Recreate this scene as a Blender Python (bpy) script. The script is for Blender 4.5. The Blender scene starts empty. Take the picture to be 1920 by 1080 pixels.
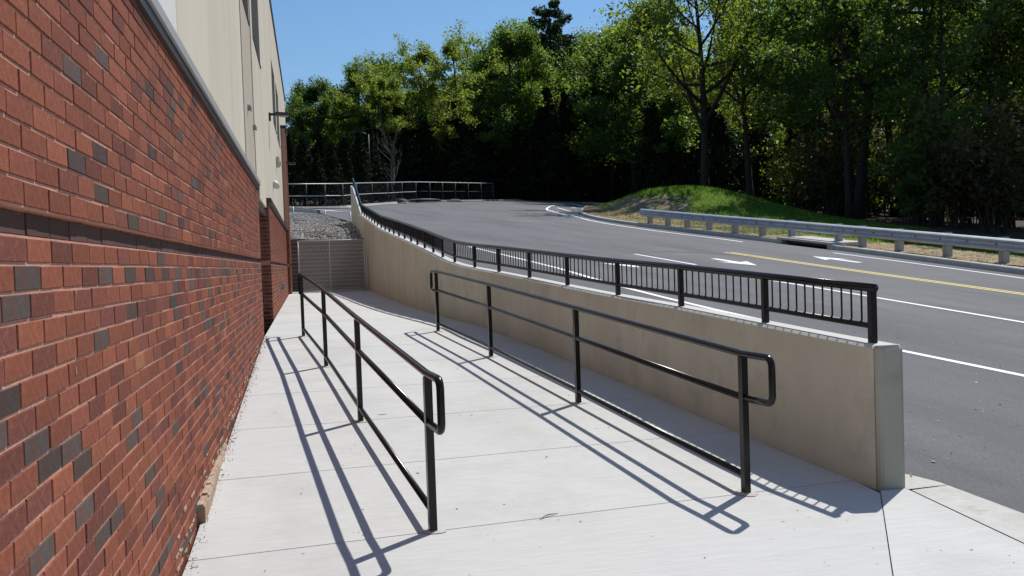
import bpy, math, random
import numpy as np
from mathutils import Vector, Matrix
R = math.radians
random.seed(7); rng = np.random.default_rng(7)
sc = bpy.context.scene; col = sc.collection
# ------------------------------------------------------------------ camera
YAW, PITCH, ROLL, FPX = .22694, -.029675, -.034484, 1632.43      # focal length in pixels of a 1920 wide picture
fw = np.array([math.sin(YAW)*math.cos(PITCH), math.cos(YAW)*math.cos(PITCH), math.sin(PITCH)])
rt0 = np.array([math.cos(YAW), -math.sin(YAW), 0.]); up0 = np.cross(rt0, fw)
rt = math.cos(ROLL)*rt0+math.sin(ROLL)*up0; up = -math.sin(ROLL)*rt0+math.cos(ROLL)*up0
cd = bpy.data.cameras.new('camera'); cam = bpy.data.objects.new('camera', cd); col.objects.link(cam)
M = Matrix.Identity(4)
for i in range(3): M[i][0], M[i][1], M[i][2] = rt[i], up[i], -fw[i]
cam.matrix_world = M; cd.sensor_width = 36; cd.lens = FPX/1920*36; cd.clip_end = 2000; cd.clip_start = .05
sc.camera = cam
def view(P):                                                   # size on the picture, to choose which bricks to build one by one
    q = np.asarray(P) @ np.array([rt, up, fw]).T
    return 960+FPX*q[..., 0]/q[..., 2], 540-FPX*q[..., 1]/q[..., 2], q[..., 2]
# ------------------------------------------------------------------ light
SUN_AZ, SUN_EL = R(50.6), R(55.5)                              # azimuth from +Y towards +X
w = bpy.data.worlds.new('World'); sc.world = w; w.use_nodes = True
nt = w.node_tree; bg = nt.nodes['Background']; sk = nt.nodes.new('ShaderNodeTexSky')
sk.sky_type = 'NISHITA'; sk.sun_disc = False; sk.sun_elevation = SUN_EL; sk.sun_rotation = SUN_AZ
sk.altitude = 0; sk.air_density = 1.45; sk.dust_density = 0; sk.ozone_density = 10
nt.links.new(sk.outputs[0], bg.inputs[0]); bg.inputs[1].default_value = .107
sl = bpy.data.lights.new('sun', 'SUN'); so = bpy.data.objects.new('sun', sl); col.objects.link(so)
sl.energy = 5.0; sl.angle = R(.53); sl.color = (1, .965, .915)
sd = Vector((math.sin(SUN_AZ)*math.cos(SUN_EL), math.cos(SUN_AZ)*math.cos(SUN_EL), math.sin(SUN_EL)))
so.rotation_euler = sd.to_track_quat('Z', 'Y').to_euler(); so.location = sd*60
sc.view_settings.view_transform = 'Standard'; sc.view_settings.look = 'None'
sc.view_settings.exposure = 0.0; sc.view_settings.gamma = 1; sc.view_settings.use_curve_mapping = False
sc.render.engine = 'CYCLES'
# ------------------------------------------------------------------ helpers
def tag(o, label=None, cat=None, group=None, kind=None):
    if label: o['label'] = label
    if cat: o['category'] = cat
    if group: o['group'] = group
    if kind: o['kind'] = kind
    return o
def thing(name, loc, label, cat, group=None, kind=None, rz=0):
    o = bpy.data.objects.new(name, None); col.objects.link(o); o.location = loc; o.rotation_euler.z = rz
    o.empty_display_size = .3
    return tag(o, label, cat, group, kind)
def put(name, me, parent=None, loc=None):
    """link a mesh whose coordinates are world coordinates (or local ones when loc is given)"""
    o = bpy.data.objects.new(name, me); col.objects.link(o)
    if parent is not None:
        o.parent = parent
        if loc is None:
            p = parent; off = Vector((0, 0, 0))
            while p is not None: off += p.location; p = p.parent
            o.location = -off
    if loc is not None: o.location = loc
    return o
class MB:
    def __init__(s): s.v = []; s.f = []; s.m = []; s.k = 0
    def add(s, vs, fs, mi=0):
        b = len(s.v); s.v += [tuple(map(float, p)) for p in vs]; s.f += [tuple(b+i for i in f) for f in fs]; s.m += [mi]*len(fs); return s
    def box(s, c, size, ax=(1, 0, 0), ay=None, mi=0, az=(0, 0, 1)):
        ax = Vector(ax).normalized(); az = Vector(az).normalized(); ay = Vector(ay).normalized() if ay else az.cross(ax)
        c = Vector(c); vs = []
        for i in (-.5, .5):
            for j in (-.5, .5):
                for k in (-.5, .5): vs.append(c+ax*size[0]*i+ay*size[1]*j+az*size[2]*k)
        return s.add(vs, [(0, 1, 3, 2), (4, 6, 7, 5), (0, 4, 5, 1), (2, 3, 7, 6), (0, 2, 6, 4), (1, 5, 7, 3)], mi)
    def bar(s, a, b, wx, wy, mi=0, hint=(0, 0, 1)):
        a = Vector(a); b = Vector(b); d = (b-a); L = d.length; d.normalize(); h = Vector(hint)
        if abs(d.dot(h)) > .95: h = Vector((0, 1, 0))
        x = d.cross(h).normalized(); y = x.cross(d)
        vs = []
        for p in (a, b):
            for i, j in ((-.5, -.5), (.5, -.5), (.5, .5), (-.5, .5)): vs.append(p+x*wx*i+y*wy*j)
        return s.add(vs, [(0, 3, 2, 1), (4, 5, 6, 7), (0, 1, 5, 4), (1, 2, 6, 5), (2, 3, 7, 6), (3, 0, 4, 7)], mi)
    def tube(s, path, r, n=10, mi=0, cap=True):
        P = [Vector(p) for p in path]; m = len(P); rr = r if hasattr(r, '__len__') else [r]*m
        T = [(P[min(i+1, m-1)]-P[max(i-1, 0)]).normalized() for i in range(m)]
        h = Vector((0, 0, 1)) if abs(T[0].z) < .9 else Vector((0, 1, 0))
        x = T[0].cross(h).normalized(); vs = []; fs = []
        for i in range(m):
            x = (x-T[i]*x.dot(T[i])).normalized(); y = T[i].cross(x)
            for k in range(n):
                a = 2*math.pi*k/n; vs.append(P[i]+(x*math.cos(a)+y*math.sin(a))*rr[i])
        for i in range(m-1):
            for k in range(n):
                k2 = (k+1) % n; fs.append((i*n+k, i*n+k2, (i+1)*n+k2, (i+1)*n+k))
        if cap: fs.append(tuple(range(n))[::-1]); fs.append(tuple((m-1)*n+k for k in range(n)))
        return s.add(vs, fs, mi)
    def mesh(s, name, mats, smooth=False):
        me = bpy.data.meshes.new(name); me.from_pydata(s.v, [], s.f)
        for m_ in (mats if isinstance(mats, (list, tuple)) else [mats]): me.materials.append(m_)
        if any(s.m): me.polygons.foreach_set('material_index', s.m)
        if smooth: me.polygons.foreach_set('use_smooth', [True]*len(s.f))
        me.update(); return me
    def build(s, name, mats, parent=None, smooth=False, loc=None): return put(name, s.mesh(name, mats, smooth), parent, loc)
def facemesh(name, V, mats, tint=None, midx=None):
    """V: (N,k,3) array of separate polygons"""
    N, k, _ = V.shape; me = bpy.data.meshes.new(name)
    me.vertices.add(N*k); me.vertices.foreach_set('co', np.ascontiguousarray(V, dtype=np.float32).ravel())
    me.loops.add(N*k); me.loops.foreach_set('vertex_index', np.arange(N*k, dtype=np.int32))
    me.polygons.add(N); me.polygons.foreach_set('loop_start', np.arange(0, N*k, k, dtype=np.int32))
    try: me.polygons.foreach_set('loop_total', np.full(N, k, dtype=np.int32))
    except Exception: pass
    for m_ in (mats if isinstance(mats, (list, tuple)) else [mats]): me.materials.append(m_)
    if midx is not None: me.polygons.foreach_set('material_index', np.asarray(midx, dtype=np.int32))
    me.polygons.foreach_set('use_smooth', [False]*N)
    if tint is not None:
        at = me.attributes.new('tint', 'FLOAT', 'FACE'); at.data.foreach_set('value', np.asarray(tint, dtype=np.float32))
    me.update(calc_edges=True); return me
def gridmesh(name, P, mat, smooth=True):
    """P: (n,m,3) grid of points"""
    n, m, _ = P.shape; i, j = np.meshgrid(np.arange(n-1), np.arange(m-1), indexing='ij'); a = (i*m+j).ravel()
    F = np.stack([a, a+m, a+m+1, a+1], 1)
    me = bpy.data.meshes.new(name); me.from_pydata(P.reshape(-1, 3).tolist(), [], F.tolist()); me.materials.append(mat)
    me.polygons.foreach_set('use_smooth', [smooth]*len(F)); me.update(); return me
# ------------------------------------------------------------------ materials
def mat(name, base, rough=.8, var=None, vscale=3., metal=0., bump=0., bscale=60., spec=.4, stretch=None, col2=None, mask=None, island=0., coat=0., tint=0., streak=None):
    """base colour, a second colour mixed in by noise, per piece variation, fine relief"""
    m = bpy.data.materials.new(name); m.use_nodes = True; n = m.node_tree.nodes; l = m.node_tree.links
    b = n['Principled BSDF']; b.inputs['Roughness'].default_value = rough; b.inputs['Metallic'].default_value = metal
    b.inputs['Specular IOR Level'].default_value = spec
    if coat: b.inputs['Coat Weight'].default_value = coat; b.inputs['Coat Roughness'].default_value = .12
    tc = n.new('ShaderNodeTexCoord'); mp = n.new('ShaderNodeMapping'); l.new(tc.outputs['Object'], mp.inputs[0])
    if stretch: mp.inputs['Scale'].default_value = stretch
    c = n.new('ShaderNodeRGB'); c.outputs[0].default_value = (*base, 1); out = c.outputs[0]
    def noise(scale, detail=5, rough_=.6, vec=None):
        t = n.new('ShaderNodeTexNoise'); t.inputs['Scale'].default_value = scale; t.inputs['Detail'].default_value = detail
        t.inputs['Roughness'].default_value = rough_; l.new(vec or tc.outputs['Object'], t.inputs[0]); return t.outputs['Fac']
    def mix(fac, a, bcol, mode='MIX'):
        x = n.new('ShaderNodeMix'); x.data_type = 'RGBA'; x.blend_type = mode
        l.new(fac, x.inputs[0]) if hasattr(fac, 'links') else setattr(x.inputs[0], 'default_value', fac)
        l.new(a, x.inputs[6])
        if hasattr(bcol, 'links'): l.new(bcol, x.inputs[7])
        else: x.inputs[7].default_value = (*bcol, 1)
        return x.outputs[2]
    def ramp(fac, lo, hi, a=0., b_=1.):
        r = n.new('ShaderNodeMapRange'); r.inputs[1].default_value = lo; r.inputs[2].default_value = hi
        r.inputs[3].default_value = a; r.inputs[4].default_value = b_; l.new(fac, r.inputs[0]); return r.outputs[0]
    def gain(o, fac, lo, hi):
        v = ramp(fac, 0, 1, lo, hi); x = n.new('ShaderNodeVectorMath'); x.operation = 'SCALE'; l.new(o, x.inputs[0]); l.new(v, x.inputs['Scale']); return x.outputs[0]
    if col2: out = mix(ramp(noise(vscale, vec=mp.outputs[0]), .42, .62), out, col2)
    if mask: out = mix(ramp(noise(mask[0], 8, .7), mask[1], mask[2]), out, mask[3])
    if streak:
        m2 = n.new('ShaderNodeMapping'); m2.vector_type = 'TEXTURE'; m2.inputs['Rotation'].default_value = (0, 0, -streak[2]); m2.inputs['Scale'].default_value = tuple(1/v for v in streak[1]); l.new(tc.outputs['Object'], m2.inputs[0])
        out = mix(ramp(noise(streak[0], 6, .65, m2.outputs[0]), .46, .74), out, streak[3])
    if var: out = gain(out, noise(vscale*4, 6, .7, mp.outputs[0]), 1-var, 1+var)
    if island:
        g = n.new('ShaderNodeNewGeometry'); oi = n.new('ShaderNodeObjectInfo'); ad = n.new('ShaderNodeMath'); ad.operation = 'ADD'
        l.new(g.outputs['Random Per Island'], ad.inputs[0]); l.new(oi.outputs['Random'], ad.inputs[1])
        fr = n.new('ShaderNodeMath'); fr.operation = 'FRACT'; l.new(ad.outputs[0], fr.inputs[0]); out = gain(out, fr.outputs[0], 1-island, 1+island)
    if tint:
        at = n.new('ShaderNodeAttribute'); at.attribute_name = 'tint'; out = gain(out, at.outputs['Fac'], 1-tint, 1+tint)
    l.new(out, b.inputs['Base Color'])
    if bump:
        bp = n.new('ShaderNodeBump'); bp.inputs['Strength'].default_value = 1; bp.inputs['Distance'].default_value = bump
        l.new(noise(bscale, 4, .6, mp.outputs[0]), bp.inputs['Height']); l.new(bp.outputs[0], b.inputs['Normal'])
    m['bsdf'] = b.name
    return m
def leafmat(name, base, trans, rough=.5, amount=.5, spread=.5):
    m = bpy.data.materials.new(name); m.use_nodes = True; n = m.node_tree.nodes; l = m.node_tree.links; n.remove(n['Principled BSDF'])
    at = n.new('ShaderNodeAttribute'); at.attribute_name = 'tint'; oi = n.new('ShaderNodeObjectInfo')
    ad = n.new('ShaderNodeMath'); ad.operation = 'MULTIPLY_ADD'; l.new(oi.outputs['Random'], ad.inputs[0]); ad.inputs[1].default_value = .35; l.new(at.outputs['Fac'], ad.inputs[2])
    mr = n.new('ShaderNodeMapRange'); mr.inputs[1].default_value = 0; mr.inputs[2].default_value = 1.35; mr.inputs[3].default_value = 1-spread; mr.inputs[4].default_value = 1+spread; l.new(ad.outputs[0], mr.inputs[0])
    def sc_(c):
        v = n.new('ShaderNodeVectorMath'); v.operation = 'SCALE'; v.inputs[0].default_value = c; l.new(mr.outputs[0], v.inputs['Scale']); return v.outputs[0]
    d = n.new('ShaderNodeBsdfPrincipled'); d.inputs['Roughness'].default_value = rough; d.inputs['Specular IOR Level'].default_value = .35 if amount > .25 else .08; l.new(sc_(base), d.inputs['Base Color'])
    t = n.new('ShaderNodeBsdfTranslucent'); l.new(sc_(trans), t.inputs[0])
    mx = n.new('ShaderNodeMixShader'); mx.inputs[0].default_value = amount; l.new(d.outputs[0], mx.inputs[1]); l.new(t.outputs[0], mx.inputs[2])
    l.new(mx.outputs[0], n['Material Output'].inputs[0]); return m
MT = {}
MT['brick_red'] = mat('brick_red', (.215, .070, .042), .9, .75, 11, bump=.0018, bscale=160, spec=.12, island=.15, mask=(95, .57, .66, (.09, .035, .025)))
MT['brick_orange'] = mat('brick_orange', (.240, .080, .045), .9, .75, 11, bump=.0018, bscale=160, spec=.12, island=.14, mask=(95, .58, .67, (.10, .04, .026)))
MT['brick_plum'] = mat('brick_plum', (.160, .056, .040), .9, .75, 11, bump=.0018, bscale=160, spec=.12, island=.18, mask=(50, .62, .74, (.22, .15, .13)))
MT['brick_char'] = mat('brick_char', (.080, .062, .056), .9, .4, 10, bump=.0016, bscale=160, spec=.15, island=.3, col2=(.095, .055, .043), mask=(45, .63, .75, (.22, .18, .16)))
MT['brick_tan'] = mat('brick_tan', (.25, .095, .042), .9, .3, 7, bump=.0015, bscale=220, island=.2)
MT['brick_band'] = mat('brick_band', (.072, .041, .035), .9, .3, 9, bump=.0015, bscale=200, island=.2, mask=(14, .6, .72, (.2, .15, .14)))
MT['mortar'] = mat('mortar', (.50, .26, .19), .95, .3, 12, bump=.003, bscale=150, col2=(.52, .29, .21), spec=.1)
MT['tan_mortar'] = mat('tan_mortar', (.42, .33, .24), .95, .35, 12, bump=.006, bscale=60, col2=(.34, .2, .13))
MT['stucco'] = mat('stucco', (.55, .487, .385), .95, .12, .8, bump=.002, bscale=90, stretch=(1, 1.6, .3), col2=(.495, .435, .34))
MT['stucco_pale'] = mat('stucco_pale', (.60, .57, .53), .95, .05, .8, bump=.002, bscale=90, stretch=(1, 3, .35))
MT['stucco_dark'] = mat('stucco_dark', (.40, .345, .265), .95, .05, .8, bump=.002, bscale=90, stretch=(1, 1.6, .3), col2=(.37, .315, .24))
MT['coping'] = mat('coping', (.30, .29, .28), .5, .12, 6, metal=0, spec=.5)
MT['dark_metal'] = mat('dark_metal', (.035, .028, .025), .45, .2, 6)
MT['glass'] = mat('glass', (.02, .022, .025), .06, spec=.8)
MT['concrete'] = mat('concrete', (.505, .502, .478), .9, .2, 2.2, bump=.0025, bscale=9, stretch=(1.6, 22, 1), col2=(.47, .467, .45), mask=(.9, .46, .82, (.385, .38, .355)), island=.035)
MT['concrete_old'] = mat('concrete_old', (.42, .41, .365), .92, .15, 3, bump=.002, bscale=60, col2=(.47, .46, .43), mask=(4, .58, .72, (.33, .29, .23)))
MT['joint'] = mat('joint', (.13, .12, .105), .95, .3, 20, bump=.01, bscale=80)
MT['cast'] = mat('cast', (.525, .490, .40), .9, .26, .9, bump=.0012, bscale=40, stretch=(1.6, 1.6, .6), col2=(.455, .425, .345), mask=(2.4, .52, .78, (.35, .325, .265)))
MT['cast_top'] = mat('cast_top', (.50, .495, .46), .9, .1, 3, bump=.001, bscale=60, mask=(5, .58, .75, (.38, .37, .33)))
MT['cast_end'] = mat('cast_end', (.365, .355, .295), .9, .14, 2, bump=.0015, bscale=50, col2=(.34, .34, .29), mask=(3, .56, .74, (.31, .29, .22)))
MT['asphalt'] = mat('asphalt', (.110, .110, .114), .85, .8, 13, bump=.006, bscale=120, mask=(.35, .50, .72, (.145, .143, .138)), spec=.45, streak=(.9, (1.0, .07, 1), R(-9), (.070, .070, .075)), island=0)
MT['white_paint'] = mat('white_paint', (.78, .78, .76), .7, .1, 8, mask=(25, .66, .78, (.4, .4, .4)))
MT['yellow_paint'] = mat('yellow_paint', (.72, .55, .17), .7, .12, 8)
MT['green_paint'] = mat('green_paint', (.30, .52, .30), .8, .2, 30)
MT['black_rail'] = mat('black_rail', (.006, .0055, .006), .24, None, spec=.32, bump=.0004, bscale=40)
MT['black_dull'] = mat('black_dull', (.008, .0075, .0075), .42, .2, 20, spec=.3)
MT['galv'] = mat('galv', (.44, .46, .48), .48, .12, 3, metal=.45, col2=(.38, .40, .42), spec=.5)
MT['galv_post'] = mat('galv_post', (.34, .355, .36), .65, .15, 5, col2=(.28, .29, .29))
MT['galv_wire'] = mat('galv_wire', (.60, .585, .55), .55, .1, 5)
MT['white_rail'] = mat('white_rail', (.55, .56, .57), .45, metal=.2)
MT['dark_post'] = mat('dark_post', (.055, .058, .06), .6)
MT['block'] = mat('block', (.125, .105, .09), .95, .3, 10, bump=.006, bscale=45, island=.15)
MT['block_cap'] = mat('block_cap', (.14, .115, .095), .95, .25, 8, bump=.004, bscale=45)
MT['pale_edge'] = mat('pale_edge', (.46, .43, .39), .95, .2, 12)
MT['stone'] = mat('stone', (.30, .285, .265), .9, .2, 9, tint=.75)
MT['soil'] = mat('soil', (.17, .125, .085), .95, .3, 3, bump=.03, bscale=12, col2=(.30, .24, .16))
MT['straw_ground'] = mat('straw_ground', (.36, .275, .155), .95, .35, 8, bump=.02, bscale=40, col2=(.24, .165, .09), mask=(2., .56, .7, (.14, .16, .05)))
MT['mulch'] = mat('mulch', (.20, .135, .08), .95, .4, 8, bump=.03, bscale=25, col2=(.31, .23, .13), mask=(1.2, .5, .66, (.10, .11, .04)))
MT['grass_ground'] = mat('grass_ground', (.055, .085, .02), .95, .3, 6, bump=.03, bscale=25, col2=(.08, .10, .03))
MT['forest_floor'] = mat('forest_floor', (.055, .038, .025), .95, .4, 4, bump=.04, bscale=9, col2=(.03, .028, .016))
MT['bark'] = mat('bark', (.028, .023, .018), .95, .3, 4, bump=.03, bscale=14, stretch=(1, 1, .2))
MT['pale_bark'] = mat('pale_bark', (.14, .12, .10), .95, .3, 5)
MT['straw'] = mat('straw', (.45, .35, .19), .9, tint=.5)
MT['twig'] = mat('twig', (.34, .23, .12), .9, .3, 20)
MT['leaf'] = leafmat('leaf', (.038, .068, .014), (.19, .30, .030), .45, .5)
MT['leaf_yellow'] = leafmat('leaf_yellow', (.060, .082, .016), (.33, .43, .045), .5, .5)
MT['leaf_bronze'] = leafmat('leaf_bronze', (.045, .040, .014), (.16, .14, .03), .55, .4)
MT['needle'] = leafmat('needle', (.016, .028, .012), (.012, .022, .006), .6, .2)
MT['pine_needle'] = leafmat('pine_needle', (.035, .06, .022), (.05, .09, .02), .55, .3)
MT['grass'] = leafmat('grass', (.075, .15, .018), (.235, .42, .032), .5, .5)
MT['cream'] = mat('cream', (.52, .49, .41), .7)
MT['dome'] = mat('dome', (.6, .58, .52), .5)
MT['tarp'] = mat('tarp', (.06, .075, .10), .5)
# ------------------------------------------------------------------ ground heights (camera at z = 0, eye 1.5 m above the lower landing)
def u_of(x, y): return -.093*x+.9957*y
def gz(x, y):
    z = -1.728-.017*x+.066*y; u = u_of(x, y)
    return z+np.where(u < 4.555, .047*(4.555-u), 0)-np.where(u > 12.3, .0545*(u-12.3), 0)
WALL = np.array([(3.344, 4.684), (3.233, 5.505), (3.12, 6.67), (3.0, 8.0), (2.863, 9.146), (2.70, 10.7), (2.50, 12.1), (2.37, 13.3), (2.24, 15.0), (2.07, 17.5), (1.945, 20.95), (1.88, 24.6), (1.83, 27.3), (1.75, 31.0), (1.69, 35.2)])
def xw(y): return np.interp(y, WALL[:, 1], WALL[:, 0])
TOPY = [4.684, 5.89, 7.136, 8.49, 9.697, 10.977, 11.967, 13.22, 14.0, 14.67, 15.46, 16.98, 18.65, 20.5, 22.6, 24.58, 26.4, 27.3, 31, 35.2]
TOPZ = [-.591, -.514, -.438, -.367, -.290, -.205, -.135, -.062, -.01, .045, .141, .331, .512, .695, .888, 1.068, 1.29, 1.40, 1.85, 3.25]
def zw(y): return np.interp(y, TOPY, TOPZ)
GX, GY = -.037, .106
def Pl(x, y):
    y = np.asarray(y, float); x = np.clip(x, -10, 45)
    yc = np.where(y < 4.6, 4.6+.2*(y-4.6), np.where(y < 75, y, 75+.25*(y-75)))
    return -1.46+GX*(x-3.55)+GY*(yc-4.9)
XL = np.array([(-8, 3.62), (0, 3.66), (3.0, 3.74), (4.0, 3.77), (4.685, 3.778), (4.917, 3.713), (5.1, 3.47), (5.5, 3.42), (6.67, 3.30), (8, 3.18), (9.146, 3.04), (10.7, 2.88), (12.1, 2.68), (13.3, 2.55), (15, 2.42), (17.5, 2.25), (20.95, 2.125), (24.6, 2.06), (27.3, 2.01), (31, 1.93), (35.2, 1.87), (35.6, 1.6), (38, 1.25), (40, .95), (44, .5), (47.2, -1.1), (48.8, 1.1), (49.7, 2.1), (53, 3.1), (56, 4.3), (58.5, 5.5), (62.5, 6.9), (65, 8.2), (67.2, 10.5), (69.4, 12.9), (72.2, 15.6), (84, 25), (105, 40), (135, 60)])
XR = np.array([(-8, 16.2), (4, 15.9), (16.4, 15.58), (18.3, 15.49), (20.2, 15.4), (22.9, 15.2), (24.4, 14.95), (27.4, 14.6), (29.8, 14.3), (32.6, 13.9), (34.8, 13.65), (37.6, 13.5), (40, 13.6), (42.8, 13.95), (46, 14.6), (50, 15.9), (54, 17.3), (58.3, 19), (70, 26), (85, 37), (105, 52), (135, 76)])
def xl(y): return np.interp(y, XL[:, 0], XL[:, 1])
def xr(y): return np.interp(y, XR[:, 0], XR[:, 1])
def smooth(a, b, x): t = np.clip((x-a)/(b-a), 0, 1); return t*t*(3-2*t)
def mound(x, y):
    g = 1.45*np.exp(-((x-22.0)/4.2)**2-((y-46.5)/6.6)**2)+.5*np.exp(-((x-19)/3.5)**2-((y-53)/6)**2)
    return g*smooth(0, 4.5, x-xr(y))
def outer(x, y):                                                # land beyond the kerb
    d = x-xr(y)
    z = Pl(x, y)+.10+mound(x, y)
    near = 1-smooth(26, 34, y)
    z = z-near*.9*smooth(3.0, 8, d)+.9*smooth(26, 60, d)
    return z
# ------------------------------------------------------------------ structure: terrain
xs = np.concatenate([np.arange(-160, -20, 8), np.arange(-20, 70, 1.), np.arange(70, 260, 8)]); ys = np.concatenate([np.arange(-120, -10, 8), np.arange(-10, 110, 1.), np.arange(110, 420, 8)])
Y, X = np.meshgrid(ys, xs, indexing='ij')
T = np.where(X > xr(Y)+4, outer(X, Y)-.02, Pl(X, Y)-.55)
T = np.where((X < 5.2) & (Y < 30), np.minimum(T, -2.6), T)
T = np.where((X < 4.2) & (Y >= 30) & (Y < 47), np.minimum(T, Pl(X, Y)-.9), T)
behind = (X < xl(np.maximum(Y, 47.5))-1.5) & (Y > 44); T = np.where(behind, Pl(X, Y)-.1+.0*X, T)
T = T+.12*np.sin(X*.7+Y*.3)*np.cos(Y*.5)*(X > xr(Y)+9)
g = put('ground', gridmesh('ground', np.stack([X, Y, T], -1), MT['forest_floor'])); tag(g, kind='structure')
# asphalt: a road widening into a lot that climbs away
ys = np.concatenate([np.arange(-8, 4.5, .8), [4.6, 4.685, 4.917, 5.1], np.arange(5.5, 60, .7), np.arange(60, 136, 2.5)])
P = np.array([[(xl(y)+(xr(y)-xl(y))*t, y, 0) for t in np.linspace(0, 1, 24)] for y in ys]); P[..., 2] = Pl(P[..., 0], P[..., 1])
road = put('road', gridmesh('road', P, MT['asphalt'])); tag(road, kind='structure')
def marking(name, pts, width, m, closed=False):
    pts = [np.array(p, float) for p in pts]; V = []
    # resample
    Q = []
    for a, b in zip(pts[:-1], pts[1:]):
        k = max(1, int(np.linalg.norm(b-a)/.7)); Q += [a+(b-a)*i/k for i in range(k)]
    Q.append(pts[-1]); Q = np.array(Q); t = np.gradient(Q, axis=0); t /= np.linalg.norm(t, axis=1)[:, None]; nrm = np.stack([t[:, 1], -t[:, 0]], 1)
    G = np.stack([Q-nrm*width/2, Q+nrm*width/2], 1); z = Pl(G[..., 0], G[..., 1])+.004
    return put(name, gridmesh(name, np.concatenate([G, z[..., None]], -1), m), road)
marking('edge_line', [(4.2, 23.3), (4.58, 21.0), (4.9, 19.0), (5.1, 17.63), (5.22, 16.15), (5.35, 14.58), (5.58, 13.07), (5.8, 11.86), (6.2, 10.2), (6.56, 8.7), (6.97, 7.37), (7.5, 5.4), (8, 3.6)], .11, MT['white_paint'])
marking('lane_line', [(8.18, 21.22), (8.62, 18.5)], .11, MT['white_paint'])
marking('lane_line', [(8.62, 16.1), (8.96, 14.73), (9.33, 13.03), (9.86, 10.41), (10.4, 7.6), (10.9, 5)], .11, MT['white_paint'])
for o_ in (-.1, .1): marking('center_line', [(11.15+o_, 21.9), (11.6+o_, 19.0), (12.07+o_, 16.3), (12.62+o_, 13.3), (13.2+o_, 9.8), (13.7+o_, 6)], .1, MT['yellow_paint'])
marking('edge_line', [(14.46, 22.0), (14.5, 21.4), (14.7, 19.8), (14.86, 17.54), (14.95, 15.76), (15.1, 12), (15.3, 6)], .11, MT['white_paint'])
marking('edge_line', [(13.85, 45.3), (13.35, 42), (13.0, 39.5), (12.85, 37), (12.85, 34.5), (13.05, 31.5), (13.35, 29.3), (13.65, 27.7), (13.78, 26.0)], .13, MT['white_paint'])
marking('hatch_border', [(13.45, 44.4), (13.8, 48), (14.38, 51.83), (15.22, 55.06), (16.83, 59.92), (18.03, 62.92), (21.02, 68.71)], .14, MT['white_paint'])
for a_, b_ in (((14.7, 53.0), (13.75, 45.2)), ((16.5, 56.9), (15.6, 51.0)), ((18.8, 64.1), (17.9, 57.3)), ((21.0, 68.6), (19.8, 61.6))): marking('hatch_line', [a_, b_], .15, MT['white_paint'])
def arrow(c, ang, L=1.7, W=.85):
    d = np.array([math.sin(ang), math.cos(ang)]); n_ = np.array([d[1], -d[0]]); c = np.array(c)
    poly = [(-L/2, -.1), (-L/2, .1), (.05, .12), (-.1, W/2), (L/2, 0), (-.1, -W/2), (.05, -.12)]
    V = [(*(c+d*a+n_*b), 0) for a, b in poly]; V = [(x, y, float(Pl(x, y))+.004) for x, y, _ in V]
    mb = MB().add(V, [(0, 6, 2, 1), (2, 6, 5, 4, 3)]); return mb.build('arrow_marking', MT['white_paint'], road)
arrow((9.95, 19.2), R(171)); arrow((13.2, 20.0), R(-9)); arrow((6.85, 18.7), R(171))
marking('tar_seam', [(9, 22.2), (10.5, 21.6), (11.4, 20.6)], .05, MT['joint'])
# ------------------------------------------------------------------ structure: kerbs
def sweep(name, pts, prof, m, parent=None, zf=Pl, smooth_=False):
    Q = np.array(pts, float); t = np.gradient(Q, axis=0); t /= np.linalg.norm(t, axis=1)[:, None]; nrm = np.stack([t[:, 1], -t[:, 0]], 1)
    G = np.array([[(*(Q[i]+nrm[i]*o), float(zf(*Q[i]))+h) for o, h in prof] for i in range(len(Q))])
    return put(name, gridmesh(name, G, m, smooth_), parent)
def resample(P, step):
    P = np.array(P, float); s = np.r_[0, np.cumsum(np.linalg.norm(np.diff(P, axis=0), axis=1))]; k = np.arange(0, s[-1], step)
    return np.stack([np.interp(k, s, P[:, 0]), np.interp(k, s, P[:, 1])], 1)
kc = resample(XR[1:, ::-1], .8); skip = (kc[:, 1] > 22.6) & (kc[:, 1] < 25.9)
kprof = [(-.0, -.1), (.012, .115), (.03, .135), (.15, .14), (.16, .0)]
i0 = np.where(skip)[0]
for part in (kc[:i0[0]+1], kc[i0[-1]:]):
    tag(sweep('kerb', part, kprof, MT['concrete_old']), kind='structure')
lk = resample([(.6, 44), (-1.1, 47.2), (1.1, 48.8), (2.1, 49.7), (3.1, 53), (4.3, 56), (5.5, 58.5), (6.9, 62.5), (8.2, 65), (10.5, 67.2), (12.9, 69.4), (15.6, 72.2), (25, 84), (40, 105), (60, 135)], .8)
tag(sweep('kerb', lk[::-1], [(-.3, .005), (-.02, .015), (0, .12), (.15, .125), (.16, -.3)], MT['concrete_old']), kind='structure')
# storm drain inlet in the far kerb
sd_ = thing('storm_drain', (15.0, 24.3, float(Pl(15, 24.3))), 'low concrete storm drain inlet with dark slot set in the kerb behind the guardrail', 'drain')
mb = MB(); seg = kc[i0[0]-0:i0[-1]+1]; a = Vector((*seg[0], 0)); b = Vector((*seg[-1], 0)); dd = (b-a).normalized(); nn = Vector((dd.y, -dd.x, 0))
a.z = float(Pl(a.x, a.y)); b.z = float(Pl(b.x, b.y)); dv = (b-a).normalized()
if nn.x < 0: nn = -nn
c = (a+b)/2+nn*.62
MB().box(c+Vector((0, 0, .17)), ((b-a).length+.1, 1.3, .07), dv).build('slab', MT['concrete_old'], sd_)
MB().box((a+b)/2+nn*.25+Vector((0, 0, .065)), ((b-a).length, .1, .08), dv).build('throat', MT['dark_metal'], sd_)
for e in (a, b): MB().box(e+nn*.2+Vector((0, 0, .06)), (.3, .42, .16), dv).build('end_block', MT['concrete_old'], sd_)
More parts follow.
